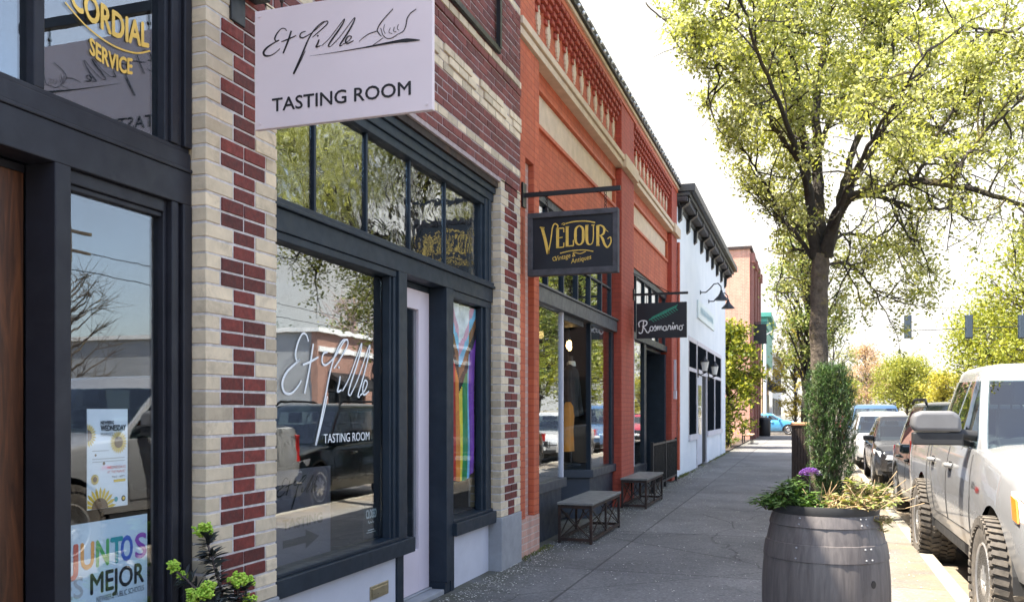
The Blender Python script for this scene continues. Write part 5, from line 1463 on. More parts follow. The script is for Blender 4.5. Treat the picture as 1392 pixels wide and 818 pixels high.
for sgn, in ((-1,), (1,)):
    mb = MB()
    for w0, z0, z1, y0, y1 in ((.30, 1.24, 1.43, 2.06, 2.18),):
        x0 = .95
        mb.tube([(sgn*.90, 2.05, 1.33), (sgn*1.08, 2.02, 1.36)], .04, 8); mb.tube([(sgn*.92, 2.12, 1.27), (sgn*1.06, 2.08, 1.30)], .026, 8)
        mb.box(sgn*1.01, sgn*1.36, 1.97, 2.10, 1.265, 1.36)
    mir = mb.build('mirror', M['plast'], truck, smooth=40, bevel=.025, seg=3)
    mb = MB(); mb.prism([(1.02, 1.365), (1.35, 1.365), (1.375, 1.42), (1.36, 1.50), (1.30, 1.525), (1.08, 1.525), (1.03, 1.48)], lambda u, v, w: (sgn*u, w, v), 1.95, 2.11); mb.build('mirror_cap', M['mirgrey'], mir, bevel=.03, seg=4, smooth=60)
    mb = MB(); mb.box(sgn*1.05, sgn*1.34, 2.112, 2.116, 1.28, 1.50); mb.build('mirror_glass', M['chrome'], mir)
    mb = MB(); mb.prism([(.14, .80), (.46, .86), (.50, 1.045), (.30, 1.0), (.12, .93)], lambda u, v, w: (sgn*(interp(u, [(0, .80), (.12, .895), (.35, .962), (.6, .985)])+w-.03), u, v), 0, .035)
    hl = mb.build('headlight', M['lampc'], truck, bevel=.008)
    mb = MB(); mb.prism([(.36, .865), (.455, .88), (.485, 1.02), (.40, 1.0)], lambda u, v, w: (sgn*(interp(u, [(0, .80), (.12, .895), (.35, .962), (.6, .985)])+w-.03), u, v), .030, .040); mb.build('indicator', M['lampo'], hl)
    mb = MB(); mb.box(sgn*.52, sgn*.80, -.012, .05, .80, .95); mb.build('headlight', M['lampc'], truck, bevel=.01)
    xb = tsx(1.66, .98)
    pl = Plane((sgn*(xb+.002), 1.75 if sgn < 0 else 1.42, .95), (0, -sgn*-1 if False else (-1 if sgn < 0 else 1), 0), (0, 0, 1), .003)
    mb = MB(); pl.text(mb, '5.7L', 0.02, .02, width=.14, height=.045, m=0, bold=.002); pl.text(mb, 'HEMI', .18, .0, width=.13, height=.04, m=1, bold=.003)
    mb.build('badge', [M['plast'], M['lampr']], truck)
    mb = MB(); mb.box(sgn*.86, sgn*.95, 1.62, 4.0, .40, .50); mb.build('side_step', M['plast'], truck, bevel=.015)
mb = MB(); mb.box(-.52, .52, -.03, .06, .60, .96); mb.build('grille', M['plast'], truck, bevel=.02)
mb = MB(); mb.box(-.54, .54, -.05, -.031, .93, .98); mb.box(-.03, .03, -.05, -.031, .60, .93); mb.box(-.54, .54, -.05, -.031, .76, .80); mb.build('grille_bar', M['chrome'], truck, bevel=.008)
mb = MB(); mb.prism([(-.97, .25), (-.86, -.02), (-.5, -.12), (.5, -.12), (.86, -.02), (.97, .25), (.9, .3), (-.9, .3)], lambda u, v, w: (u, v, w), .36, .60); mb.build('bumper', M['truckp'], truck, bevel=.03)
mb = MB(); mb.box(-.95, .95, TL-.02, TL+.12, .48, .66); mb.build('rear_bumper', M['chrome'], truck, bevel=.02)
for sgn in (-1, 1):
    mb = MB(); mb.box(sgn*.80, sgn*.972, TL-.10, TL+.01, .80, 1.18); mb.build('tail_light', M['lampr'], truck, bevel=.01)
for sgn in (-1, 1):
    mb = MB(); mb.bar((sgn*.15-.12, 1.62, 1.275), (sgn*.15+.42, 1.78, 1.40), .02, .02); mb.build('wiper', M['plast'], truck)
truck.scale = (1.13, 1.08, 1.13)
truck.location = (2.41, 6.25, -.13)
truck.rotation_euler = (0, 0, R(.6))

# --- generic crossover used for the parked cars
def crossover(name, label, cat, paint, L=4.55, W=1.85, H=1.70, Rw=.34, rack=False, z=1.0, rimm=None, suv=True, lowtrim=True, hood=.98):
    k = L/4.55
    gh = dict(pts=((1.15*k, hood+.02), (1.95*k, H-.07), (L-.75, H-.06), (L-.18, z+.06)), w=(W-.14, W-.50), bow=.16)
    if not suv: gh = dict(pts=((1.05*k, hood+.0), (2.0*k, H-.07), (L-1.15, H-.08), (L-.25, z+.02)), w=(W-.14, W-.52), bow=.16)
    root, sd, sx_ = vehicle(name, label, cat, paint, L, W, [.90*k, L-.95*k], Rw, .22,
        [(0, .62), (.12, .78), (.5, .90), (1.1*k, hood), (L-.2, z+.04), (L, z-.08)],
        [(0, W-.5), (.12, W-.24), (.4, W-.06), (1.0, W), (L-.5, W), (L, W-.25)], gh, bottom=.27, knobs=False, spokes=7,
        wins=((1.25*k, L*.50), (L*.515, L-1.25), (L-1.18, L-.45)) if suv else ((1.2*k, L*.52), (L*.535, L-.95)), archtrim=lowtrim, rimm=rimm)
    seams(root, sx_, [[(1.42*k, .45), (1.38*k, .95)], [(L*.508, .42), (L*.508, .98)], [(L-1.22, 1.0), (L-1.30, .75), (L-1.42, .45)], [(1.42*k, .45), (L-1.42, .42)]])
    handles(root, sx_, [(L*.508-.22, .86), (L-1.40, .88)], paint)
    for sgn in (-1, 1):
        mb = MB(); mb.box(sgn*(W/2-.10), sgn*(W/2+.15), 1.50*k, 1.62*k, 1.0, 1.13); mb.build('mirror', paint, root, bevel=.035, seg=3)
        mb = MB(); mb.prism([(.02, .64), (.10, .60), (.55, .74), (.62, .84), (.20, .80)], lambda u, v, w: (sgn*(interp(u, [(0, W/2-.30), (.12, W/2-.135), (.4, W/2-.045), (.7, W/2-.02)])+w-.03), u, v), 0, .04); mb.build('headlight', M['lampc'], root, bevel=.006)
        mb = MB(); mb.box(sgn*(W/2-.50), sgn*(W/2-.26), -.012, .05, .62, .72); mb.build('headlight', M['lampc'], root, bevel=.01)
        mb = MB(); mb.box(sgn*(W/2-.26), sgn*(W/2-.06), L-.12, L-.02, .78, z+.02); mb.build('tail_light', M['lampr'], root, bevel=.01)
        mb = MB(); mb.box(sgn*(W/2-.55), sgn*(W/2-.30), -.012, .04, .36, .46); mb.build('fog_light', M['plast'], root, bevel=.01)
    mb = MB(); mb.box(-.38, .38, -.016, .05, .52, .72); mb.box(-.5, .5, -.014, .05, .32, .45); mb.build('grille', M['plast'], root, bevel=.015)
    mb = MB(); mb.box(-.40, .40, -.03, -.017, .615, .645); mb.build('grille_bar', M['chrome'], root)
    mb = MB(); mb.box(-.26, .26, -.035, -.018, .44, .55); mb.build('number_plate', M['offw'], root)
    if rack:
        for sgn in (-1, 1):
            x = sgn*(W-.56)/2
            mb = MB(); mb.tube([(x, 2.1*k, H-.03), (x, 2.25*k, H+.035), (x, L-1.1, H+.035), (x, L-.9, H-.02)], .02, 8); mb.build('roof_rail', M['plast'], root, smooth=50)
    return root
dsuv = crossover('parked_suv', 'dark green black sport utility car with roof rails parked behind the pickup', 'car', carpaint('dark_green_paint', (.016, .028, .03), .2, .2), L=4.7, H=1.72, Rw=.365, rack=True)
dsuv.scale = (1.03, 1.0, 1.08)
dsuv.location = (2.42, 12.85, -.13); dsuv.rotation_euler = (0, 0, R(1.0))
bcar = crossover('parked_car', 'black parked car with a greenish windscreen between the dark utility car and the white car', 'car', carpaint('black_paint', (.012, .013, .016), .18, .2), L=4.6, H=1.60, suv=False)
bcar.location = (2.30, 21.3, -.13)
wcar = crossover('parked_car', 'white silver parked crossover facing the camera behind the black car', 'car', carpaint('pearl_white_paint', (.42, .42, .42), .22, .2), L=4.6, H=1.68, suv=True)
wcar.location = (2.15, 27.4, -.13)
bsuv = crossover('parked_suv', 'tall blue sport utility car parked farthest along the kerb', 'car', carpaint('blue_grey_paint', (.06, .12, .22), .2, .3), L=5.2, W=2.0, H=1.95, Rw=.39, rack=True, z=1.12, hood=1.08)
bsuv.location = (2.4, 34.2, -.13)
hcar = crossover('hatchback', 'light blue hatchback crossing at the far end of the sidewalk', 'car', carpaint('sky_blue_paint', (.09, .36, .62), .2, .25), L=4.2, W=1.74, H=1.50, suv=False)
hcar.rotation_euler = (0, 0, R(90)); hcar.location = (-.55, 65.5, -.13)
rcar = crossover('parked_car', 'small dark red car parked far down the street beyond the blue one', 'car', carpaint('dark_red_paint', (.30, .03, .05), .2, .25), L=4.5, suv=False, H=1.5)
rcar.location = (2.2, 44.5, -.13)
# cars on the far side of the street, seen only in the window reflections
ocar = crossover('parked_car', 'silver grey car parked on the far side of the street, nearer of the two', 'car', carpaint('silver_paint', (.42, .43, .44), .22, .4), suv=False, H=1.5)
ocar.location = (16.4, 27.0, -.13); ocar.rotation_euler = (0, 0, R(180))
ocar2 = copy_tree(ocar); ocar2.location = (16.4, 36.5, -.13); ocar2['label'] = 'silver grey car parked on the far side by the brown shop front'
ocar['group'] = ocar2['group'] = 'silver cars on the far side of the street'
# ------------------------------------------------------------ trees and plants
TH = R(18.535); cS, cC = math.sin(TH), math.cos(TH)
def at(px, py, Y):   # a measured picture point at the true distance Y along the street
    r = (px-696)/1205; X = Y*(r*cC-cS)/(cC+r*cS); d = -X*cS+Y*cC
    return Vector((X, Y, 1.6+(557-py)*d/1205))
def rv(s=1.0):
    return Vector((random.gauss(0, 1), random.gauss(0, 1), random.gauss(0, 1))).normalized()*s

class Leaves:
    def __init__(s): s.c = []; s.d = []; s.sz = []
    def cluster(s, p, n, spread, size, up=.3):
        for _ in range(n):
            s.c.append((p[0]+random.gauss(0, spread), p[1]+random.gauss(0, spread), p[2]+random.gauss(0, spread)*.8)); s.sz.append(size*random.uniform(.6, 1.25))
    def build(s, name, mat, parent, aspect=.55, fold=.18, up=.6, label=None):
        c_ = np.array(s.c); n = len(c_); sz = np.array(s.sz)[:, None]
        nrm = rng.normal(size=(n, 3)); nrm[:, 2] += up; nrm /= np.linalg.norm(nrm, axis=1)[:, None]
        a = rng.normal(size=(n, 3)); a -= nrm*(a*nrm).sum(1)[:, None]; a /= np.linalg.norm(a, axis=1)[:, None]
        b = np.cross(nrm, a)
        v = np.stack([c_-a*sz*.5, c_+b*sz*aspect*.5+nrm*sz*fold*.3, c_+a*sz*.5-nrm*sz*fold, c_-b*sz*aspect*.5+nrm*sz*fold*.3], 1).reshape(-1, 3)
        off = wloc(parent) if parent is not None else Vector((0, 0, 0))
        v -= np.array(off)
        me = bpy.data.meshes.new(name)
        me.vertices.add(4*n); me.vertices.foreach_set('co', v.astype(np.float32).ravel())
        me.loops.add(4*n); me.loops.foreach_set('vertex_index', np.arange(4*n, dtype=np.int32))
        me.polygons.add(n); me.polygons.foreach_set('loop_start', np.arange(0, 4*n, 4, dtype=np.int32))
        me.materials.append(mat); me.update(calc_edges=True); me.validate()
        o = bpy.data.objects.new(name, me); COL.objects.link(o)
        if parent is not None: o.parent = parent
        if label: o['label'] = label
        return o

def polyl(pts, t):
    n = len(pts)-1; f = min(max(t, 0), .9999)*n; i = int(f); u = f-i
    return pts[i].lerp(pts[i+1], u), (pts[i+1]-pts[i]).normalized()
def smoothpts(P, sub=4, jit=.02):
    q = []; n = len(P)
    for i in range(n-1):
        a = P[max(i-1, 0)]; b = P[i]; c_ = P[i+1]; d = P[min(i+2, n-1)]
        for j in range(sub):
            t = j/sub
            q.append(0.5*((2*b)+(c_-a)*t+(2*a-5*b+4*c_-d)*t*t+(3*b-a-3*c_+d)*t**3)+rv(jit))
    q.append(P[-1]); return q

# main street tree
def in_crown(p):   # the crown's left side draws in towards the trunk lower down
    return p.x > interp(p.z, [(3.0, -.40), (4.0, -.62), (4.8, -.85), (5.6, -1.25), (6.6, -1.75), (7.4, -2.15), (9.5, -2.2)])
LEAF_MAIN = leafmat('spring_leaves', [(.16, .19, .035), (.34, .36, .08), (.52, .52, .20), (.24, .27, .06), (.68, .67, .48), (.40, .42, .11), (.62, .61, .36)], trans=.48)
tree = thing('street_tree', 'big spreading street tree with mossy limbs and pale spring leaves at the kerb', 'tree', (.14, 13.5, 0))
YT = 13.5
mb = MB(); br = MB(); LV = Leaves()
base = [Vector((.15, 13.5, -.05)), Vector((.14, 13.5, .35)), at(1114, 520, YT), at(1113, 440, YT), at(1114, 385, YT), at(1116, 345, YT)]
mb.tube(smoothpts(base, 5, .012), [max(.122, .20*.86**k) for k in range(26)], 16)
mb.build('trunk', M['bark2'], tree, smooth=70)
LIMBS = [
 ([(1110,352,0),(1103,300,-.1),(1096,230,-.2),(1088,150,-.35),(1078,80,-.5),(1066,5,-.6),(1060,-70,-.6)], .088, .022),
 ([(1114,352,.05),(1113,280,.15),(1112,210,.25),(1109,140,.35),(1120,60,.5),(1128,-30,.6),(1130,-90,.7)], .105, .022),
 ([(1096,228,-.2),(1076,206,-.3),(1056,180,-.4),(1040,150,-.5),(1014,122,-.6),(985,92,-.7),(945,62,-.7),(905,30,-.7),(878,4,-.7)], .045, .010),
 ([(1122,350,0),(1132,305,-.15),(1150,272,-.3),(1172,262,-.5),(1206,254,-.7),(1245,246,-.9),(1290,252,-1.1),(1340,262,-1.2),(1400,282,-1.3),(1440,290,-1.4)], .10, .018),
 ([(1150,270,-.2),(1162,240,.1),(1186,205,.4),(1206,182,.6),(1242,168,.8),(1290,182,1.0),(1332,215,1.2)], .06, .012),
 ([(1126,340,.05),(1139,290,.25),(1150,240,.5),(1166,190,.7),(1182,150,.9),(1205,95,1.0),(1224,40,1.0),(1262,8,1.0),(1300,-20,1.0)], .075, .014),
 ([(1205,95,1.0),(1196,50,1.2),(1192,-10,1.4),(1200,-70,1.4)], .035, .012),
 ([(1172,262,-.5),(1210,272,-.2),(1250,284,.2),(1292,284,.5),(1320,300,.7)], .045, .010),
 ([(1122,364,0),(1140,356,.5),(1158,362,1.0),(1178,380,1.6),(1196,400,2.0),(1216,408,2.2)], .026, .007),
 ([(1106,352,0),(1088,326,.2),(1066,302,.4),(1048,292,.5),(1034,272,.6)], .04, .008),
 ([(1066,302,.4),(1046,262,.4),(1030,232,.4),(1012,205,.4),(996,180,.4)], .03, .008),
 ([(1088,150,-.35),(1058,86,-.8),(1010,30,-1.1),(960,0,-1.2),(905,-12,-1.2)], .035, .009),
 ([(1186,205,.4),(1220,140,.1),(1262,90,-.2),(1300,45,-.5),(1345,40,-.7),(1400,48,-.8)], .045, .010),
 ([(1112,210,.25),(1130,160,1.2),(1150,110,2.0),(1170,60,2.6),(1180,10,3.0)], .05, .01),
 ([(1112,240,.2),(1090,190,1.2),(1060,140,2.0),(1030,100,2.6),(1000,70,3.0)], .05, .01),
 ([(1128,320,0),(1150,260,-1.0),(1180,200,-1.8),(1215,140,-2.4),(1260,70,-2.9)], .05, .01),
 ([(1100,270,-.1),(1080,200,-1.0),(1050,120,-1.8),(1020,40,-2.4),(1000,-30,-2.8)], .05, .01),
 ([(1290,252,-1.1),(1330,190,-1.0),(1372,150,-.9),(1410,120,-.8)], .03, .008),
 ([(1010,30,-1.1),(972,60,-1.0),(945,72,-.9)], .016, .006),
 ([(985,92,-.7),(972,125,-.6),(966,150,-.5)], .016, .006),
 ([(1092,340,.3),(1074,340,1.6),(1062,370,2.4),(1052,410,2.8)], .022, .006),
 ([(1128,330,.2),(1150,318,1.2),(1180,322,2.0),(1215,340,2.6),(1240,352,2.8)], .03, .006),
 ([(1104,330,.2),(1082,300,1.4),(1058,270,2.2),(1034,250,2.6)], .03, .006),
 ([(1245,246,-.9),(1262,205,-.6),(1296,150,-.4),(1340,110,-.2),(1390,95,0)], .03, .008),
 ([(1210,272,-.2),(1222,300,-.1),(1238,322,0),(1250,330,.1)], .016, .005),
]
for pts, r0, r1 in LIMBS:
    P = smoothpts([at(a, b, YT+c_) for a, b, c_ in pts], 5, .018)
    n = len(P)
    br.tube(P, [(r0+(r1-r0)*(k/(n-1))**.8)*random.uniform(.93, 1.08) for k in range(n)], 9)
    Ltot = sum((P[k+1]-P[k]).length for k in range(n-1))
    ns = int(5+Ltot*4.2)
    t0 = .40 if r0 > .05 else .14
    for s_ in range(ns):
        t = t0+(1.02-t0)*(s_+random.random())/ns
        p, d = polyl(P, t)
        dirn = (rv()+d*.55+Vector((0, 0, .22))).normalized(); ln = random.uniform(.45, 1.15)*(1.1-.25*t)
        q = [p]
        for k in range(4): 
            dirn = (dirn+rv(.35)+Vector((0, 0, .05))).normalized(); q.append(q[-1]+dirn*ln/4)
        if not in_crown(q[-1]): continue
        br.tube(q, [max(.005, .016*(1-k/5)) for k in range(5)], 5)
        for w_ in range(5):
            tp, td = polyl(q, .25+.75*random.random())
            e_ = tp+(rv()+td*.5).normalized()*random.uniform(.15, .42)
            br.tube([tp, tp.lerp(e_, .5)+rv(.03), e_], [.006, .005, .003], 4, caps=False)
            if not in_crown(e_): continue
            kk = 1.0 if e_.z > 5.6 else .62 if e_.z > 4.7 or e_.y > 14.6 else .3
            LV.cluster(e_, int(28*kk), .075, .068); LV.cluster(tp.lerp(e_, .5), int(16*kk), .065, .064)
        if in_crown(q[-1]): LV.cluster(q[-1], int(24*(1 if q[-1].z > 4.7 else .3)), .08, .068)
br.build('limb', M['bark'], tree, smooth=70)
LV.build('crown', LEAF_MAIN, tree)

# other trees: trunk, limbs and a crown of leaf clumps with gaps
def make_tree(name, label, cat, loc, h, r, cols, n=60, leaf=.16, trunk=.14, crown0=.3, group=None, bark=None, squash=1.0, per=120, lean=(0, 0), bare=False, trans=.4, spread=None):
    t = thing(name, label, cat, loc, group); L_ = Leaves(); x, y, z = loc
    top = Vector((x+lean[0], y+lean[1], z+h))
    tr = [Vector((x, y, z-.1)), Vector((x, y, z+h*.25))+rv(.05*r), Vector((x+lean[0]*.4, y+lean[1]*.4, z+h*.5))+rv(.08*r), Vector((x+lean[0]*.8, y+lean[1]*.8, z+h*.8))+rv(.1*r), top]
    tb_ = MB(); P = smoothpts(tr, 3, .01*r); m_ = len(P)
    tb_.tube(P, [max(.012, trunk*(1-.92*(k/(m_-1)))) for k in range(m_)], 9)
    tb_.build('trunk', bark or M['bark'], t, smooth=70)
    lb_ = MB()
    for k in range(n):
        f = random.random()**.8; zc = z+h*(crown0+(1-crown0)*f)
        rr = r*(math.sin(math.pi*min(1, (.12+.80*f)))**.7)*squash
        a = random.random()*6.283; q = math.sqrt(random.random())
        e_ = Vector((x+lean[0]*f+rr*q*math.cos(a), y+lean[1]*f+rr*q*math.sin(a), zc))
        s0, _ = polyl(P, max(.15, (zc-z)/h*.8-.1*random.random()))
        mid = s0.lerp(e_, .55)+rv(.12*r)+Vector((0, 0, .06*r))
        lb_.tube([s0, mid, e_], [trunk*.32, trunk*.18, .006+trunk*.04], 5, caps=False)
        for j in range(3 if not bare else 9):
            e2 = e_+rv(r*random.uniform(.12, .32 if not bare else .5))+Vector((0, 0, .05*r)); lb_.tube([mid.lerp(e_, random.random()), e2], [trunk*.10, trunk*.03], 4, caps=False)
            if not bare: L_.cluster(e2, per//4, (spread or .13)*r, leaf)
        if not bare: L_.cluster(e_, per//3, (spread or .13)*r, leaf)
        elif cols: L_.cluster(e_, per//8, .2*r, leaf)
    lb_.build('limb', bark or M['bark'], t, smooth=70)
    if L_.c: L_.build('crown', leafmat(name+'_leaves', cols, trans=trans), t)
    return t
YG = [(.13, .17, .02), (.24, .27, .03), (.36, .36, .05), (.30, .31, .04)]
make_tree('street_tree', 'thin dark street tree standing behind the big kerb tree', 'tree', (-.08, 24.0, 0), 6.6, 1.05, [(.08, .13, .03), (.18, .23, .05), (.32, .35, .12), (.42, .42, .2)], 70, .085, .12, .42, per=120)
make_tree('golden_tree', 'narrow golden leaved tree at the kerb far along the sidewalk', 'tree', (-.75, 50.5, 0), 6.6, 1.15, [(.36, .28, .03), (.48, .36, .04), (.30, .26, .03), (.55, .44, .08)], 60, .13, .09, .16, per=80)
make_tree('small_leafy_tree', 'small leafy tree with yellow green foliage in the gap beside the white shop', 'tree', (-3.25, 38.6, .05), 5.0, 1.4, [(.05, .08, .012), (.14, .18, .02), (.36, .35, .04), (.24, .26, .03)], 70, .17, .10, .12, per=110, spread=.13)
make_tree('young_street_tree', 'pale young street tree just right of the big trunk', 'tree', (1.0, 41.0, 0), 5.4, 1.0, [(.25, .27, .09), (.36, .36, .14), (.2, .24, .07)], 22, .12, .07, .35, per=46)
for k, (nm, lab, loc, h, r, cols, n, lf) in enumerate([
    ('background_tree', 'tall bright yellow green tree right of the far traffic lights', (20.0, 86, 0), 16.5, 6.4, YG, 120, .36),
    ('background_tree', 'broad yellow green tree low behind the middle traffic light', (19.5, 104, 0), 12.0, 6.0, YG, 100, .36),
    ('background_tree', 'olive green tree far down the street above the blue car', (13.5, 142, 0), 8.6, 4.2, [(.16, .19, .03), (.26, .27, .05), (.36, .34, .08)], 60, .38),
    ('background_tree', 'golden orange low tree far down the street above the dark car roof rails', (17.0, 132, 0), 6.2, 3.2, [(.40, .36, .06), (.46, .40, .08), (.34, .30, .05)], 40, .36),
    ('background_tree', 'peach coloured budding tree far down the street', (8.6, 150, 0), 11.0, 3.6, [(.5, .33, .22), (.55, .38, .28), (.42, .3, .2)], 44, .30),
    ('background_tree', 'yellow green tree closing the view at the end of the street', (5.0, 165, 0), 7.0, 5.0, YG, 60, .40),
    ('background_tree', 'yellow green tree left of the street end behind the golden tree', (-7.0, 150, 0), 11.0, 4.5, YG, 40, .40),
    ('background_tree', 'yellow green tree at the right edge behind the pickup roof', (30.0, 98, 0), 14.0, 7.0, YG, 90, .38),
    ('background_tree', 'broad green tree at the far street end behind the peach tree', (16.0, 185, 0), 10.0, 7.0, YG, 70, .5),
    ('reflected_tree', 'leafy tree behind the flat roofed building across the street', (36, 84, 0), 9.5, 5.0, YG, 60, .30),
    ('reflected_tree', 'dark conifer like tree behind the building across the street', (50, 92, 0), 12, 4.5, [(.03, .06, .02), (.06, .1, .03)], 60, .30),
    ('reflected_tree', 'round leafy street tree on the far side of the street', (18.6, 14.5, 0), 7.5, 2.6, YG, 50, .14),
    ]):
    make_tree(nm, lab, 'tree', loc, h, r, cols, n, lf, h*.018+.06, .22, per=110 if lf > .2 else 90, bark=M['bark2'] if 'peach' in lab else None)
make_tree('bare_tree', 'bare pinkish tree without leaves across the street', 'tree', (24, 62, 0), 11, 3.4, None, 46, .1, .22, .25, bark=pmat('pink_bark', (.30, .21, .18), .9, .2, 5), bare=True)
make_tree('bare_tree', 'bare grey tree near the utility pole across the street', 'tree', (27, 33, 0), 8.5, 2.6, None, 40, .1, .16, .25, bark=M['bark2'], bare=True)

# ------------------------------------------------------------ barrel planter with a yew and flowers
BX, BY = .09, 5.62
bar_ = thing('barrel_planter', 'dark grey brown barrel planter with hoops and a small drain hole', 'planter', (BX, BY, 0))
def barrelmat():
    m, t, b, o = new_mat('barrel_plastic')
    co = objco(t)
    mp = N(t, 'ShaderNodeMapping'); mp.inputs['Scale'].default_value = (14, 14, 1.2); t.links.new(co, mp.inputs[0])
    n1 = noise(t, mp.outputs[0], 3, 7, .6, .4)
    cc = ramp(t, n1, [(.3, (.068, .060, .059)), (.7, (.130, .115, .110))])
    cc = mixrgb(t, cc, (.20, .18, .17), math_(t, 'MULTIPLY', ramp(t, noise(t, co, 9, 8, .75), [(.58, 0.), (.75, 1.)]), .3))
    t.links.new(cc, b.inputs['Base Color']); b.inputs['Roughness'].default_value = .5
    bump(t, b, n1, .35, .004)
    return m
M['barrel'] = barrelmat()
def br_r(z):
    u = (z-.52)/.52
    return .365-.075*u*u-.008*u**4
mb = MB(); zs_ = [0, .03]+[.03+.97*k/30 for k in range(1, 31)]
NSV = 20; NP = NSV*6
for z in zs_:
    for k in range(NP):
        a = 2*math.pi*k/NP; j = (k % 6)
        r_ = br_r(z)-(.0045 if j == 0 else 0)-(.001 if j in (1, 5) else 0)
        mb.v.append((BX+r_*math.cos(a), BY+r_*math.sin(a), z))
for i in range(len(zs_)-1):
    for k in range(NP): mb.f.append((i*NP+k, i*NP+(k+1) % NP, (i+1)*NP+(k+1) % NP, (i+1)*NP+k)); mb.m.append(0)
mb.f.append(tuple(reversed(range(NP)))); mb.m.append(0)
mb.build('staves', M['barrel'], bar_, smooth=25)
for z0, z1 in ((.925, 1.0), (.735, .835), (.205, .30), (.04, .12)):
    mb = MB(); mb.lathe([(br_r(z0)-.003, z0), (br_r(z0)+.005, z0+.004), (br_r((z0+z1)/2)+.0055, (z0+z1)/2), (br_r(z1)+.005, z1-.004), (br_r(z1)-.003, z1)], (BX, BY, 0), 72); mb.build('hoop', M['barrel'], bar_, smooth=40)
for z in (.755, .815, .945, .98, .225, .28):
    for a in (-.92, -.80, -2.05):
        r_ = br_r(z)+.006; mb = MB(); mb.ball((BX+r_*math.cos(a), BY+r_*math.sin(a), z), .006, 8, 6); mb.build('rivet', M['stone'], bar_, smooth=60)
mb = MB(); a = -.80; z = .62; r_ = br_r(z)+.001
Mx = Matrix.Translation((BX+r_*math.cos(a), BY+r_*math.sin(a), z)) @ Matrix.Rotation(a, 4, 'Z')
mb.add([Mx @ Vector((.0012, .017*math.cos(2*math.pi*k/16), .022*math.sin(2*math.pi*k/16))) for k in range(16)]+[Mx @ Vector((-.01, .017*math.cos(2*math.pi*k/16), .022*math.sin(2*math.pi*k/16))) for k in range(16)], [tuple(range(16))]+[(k, (k+1) % 16, 16+(k+1) % 16, 16+k) for k in range(16)]); mb.build('drain_hole', M['ink'], bar_)
mb = MB(); mb.lathe([(.278, .985), (.300, .99), (.306, 1.02), (.300, 1.045), (.272, 1.045), (.266, 1.02), (.262, .93)], (BX, BY, 0), 60); mb.build('rim', M['plast'], bar_, smooth=40)
mb = MB(); mb.lathe([(.268, .985), (.15, 1.0), (.0005, 1.005)], (BX, BY, 0), 40); mb.build('soil', M['soil'], bar_)

class Blades:
    """narrow leaves: base, direction, length, width, droop"""
    def __init__(s): s.mb = MB()
    def add(s, p, d, ln, w, droop=.3, m=0, seg=3):
        p = Vector(p); d = Vector(d).normalized(); side = d.cross(Vector((random.gauss(0, .3), random.gauss(0, .3), 1))).normalized()
        b = len(s.mb.v); q = p.copy(); dd = d.copy()
        for k in range(seg+1):
            f = k/seg; ww = w*(math.sin(math.pi*(.12+.80*f)))*.5 if k < seg else .0006
            s.mb.v.append(tuple(q-side*ww)); s.mb.v.append(tuple(q+side*ww))
            dd = (dd+Vector((0, 0, -droop/seg))).normalized(); q = q+dd*(ln/seg)
        for k in range(seg): s.mb.f.append((b+2*k, b+2*k+1, b+2*k+3, b+2*k+2)); s.mb.m.append(m)
yew = thing('columnar_yew', 'narrow upright dark green yew rising from the barrel planter', 'shrub', (BX+.035, BY+.02, 1.0))
B = Blades(); st = MB(); yx, yy = BX+.035, BY+.02
def yew_r(z): return interp(z, [(1.0, .035), (1.10, .085), (1.22, .125), (1.40, .145), (1.66, .150), (1.78, .125), (1.86, .05)])
for k in range(2300):
    z = 1.02+.82*random.random()**.85; a = random.random()*6.283
    lump = 1+.16*math.sin(3*a+7*z)+.10*math.sin(5*a-11*z)
    q = random.random()**.42; r_ = yew_r(z)*q*lump*.84
    p0 = Vector((yx+r_*math.cos(a), yy+r_*math.sin(a), z))
    ax = Vector((math.cos(a)*.55*q, math.sin(a)*.55*q, .95))+rv(.35); ax.normalize(); ln = random.uniform(.03, .065)
    p1 = p0+ax*ln
    if k % 3 == 0: st.tube([p0-ax*.02, p1], .0016, 3, caps=False)
    tone = 0 if q < .6 else random.choice((0, 1, 1, 1, 2))
    for j in range(15):
        p = p0.lerp(p1, random.random())
        B.add(p, rv()+ax*.75, random.uniform(.017, .028), .0088, .2, tone if random.random() < .8 else random.choice((0, 1, 2)), 1)
for k in range(5):
    a = k*1.3; st.tube([(yx+.02*math.cos(a), yy+.02*math.sin(a), .96), (yx+.03*math.cos(a), yy+.03*math.sin(a), 1.2), (yx+.06*math.cos(a), yy+.06*math.sin(a), 1.5)], [.012, .009, .005], 6)
st.build('stem', M['bark2'], yew, smooth=60)
Bo = B.mb.build('foliage', [leafmat('yew_dark', [(.03, .06, .025), (.055, .10, .04)], trans=.15), leafmat('yew_mid', [(.05, .115, .03), (.09, .165, .045)], trans=.2), leafmat('yew_pale', [(.13, .21, .07), (.20, .27, .11)], trans=.25)], yew)
wf = thing('planter_flowers', 'green leafy wallflower clump spilling over the left rim of the barrel', 'plant', (BX-.15, BY-.08, 1.0))
B = Blades(); st = MB()
def tuft(cx_, cy_, z, n, rad, hgt, ln, w, ms, outward=.8):
    for _ in range(n):
        a = random.random()*6.283; q = random.random()**.6
        e_ = Vector((cx_+rad*q*math.cos(a), cy_+rad*q*math.sin(a), z+hgt*(1-.75*q*q)*random.uniform(.55, 1.1)))
        s0 = Vector((cx_+rad*.25*q*math.cos(a), cy_+rad*.25*q*math.sin(a), z))
        st.tube([s0, s0.lerp(e_, .6)+Vector((0, 0, .02)), e_], [.003, .0025, .0015], 4, caps=False)
        for k in range(13):
            aa = random.random()*6.283
            d = Vector((math.cos(aa), math.sin(aa), random.uniform(-.1, .9)))
            B.add(s0.lerp(e_, random.uniform(.55, 1.0)), d, ln*random.uniform(.6, 1.2), w, .5, random.choice(ms))
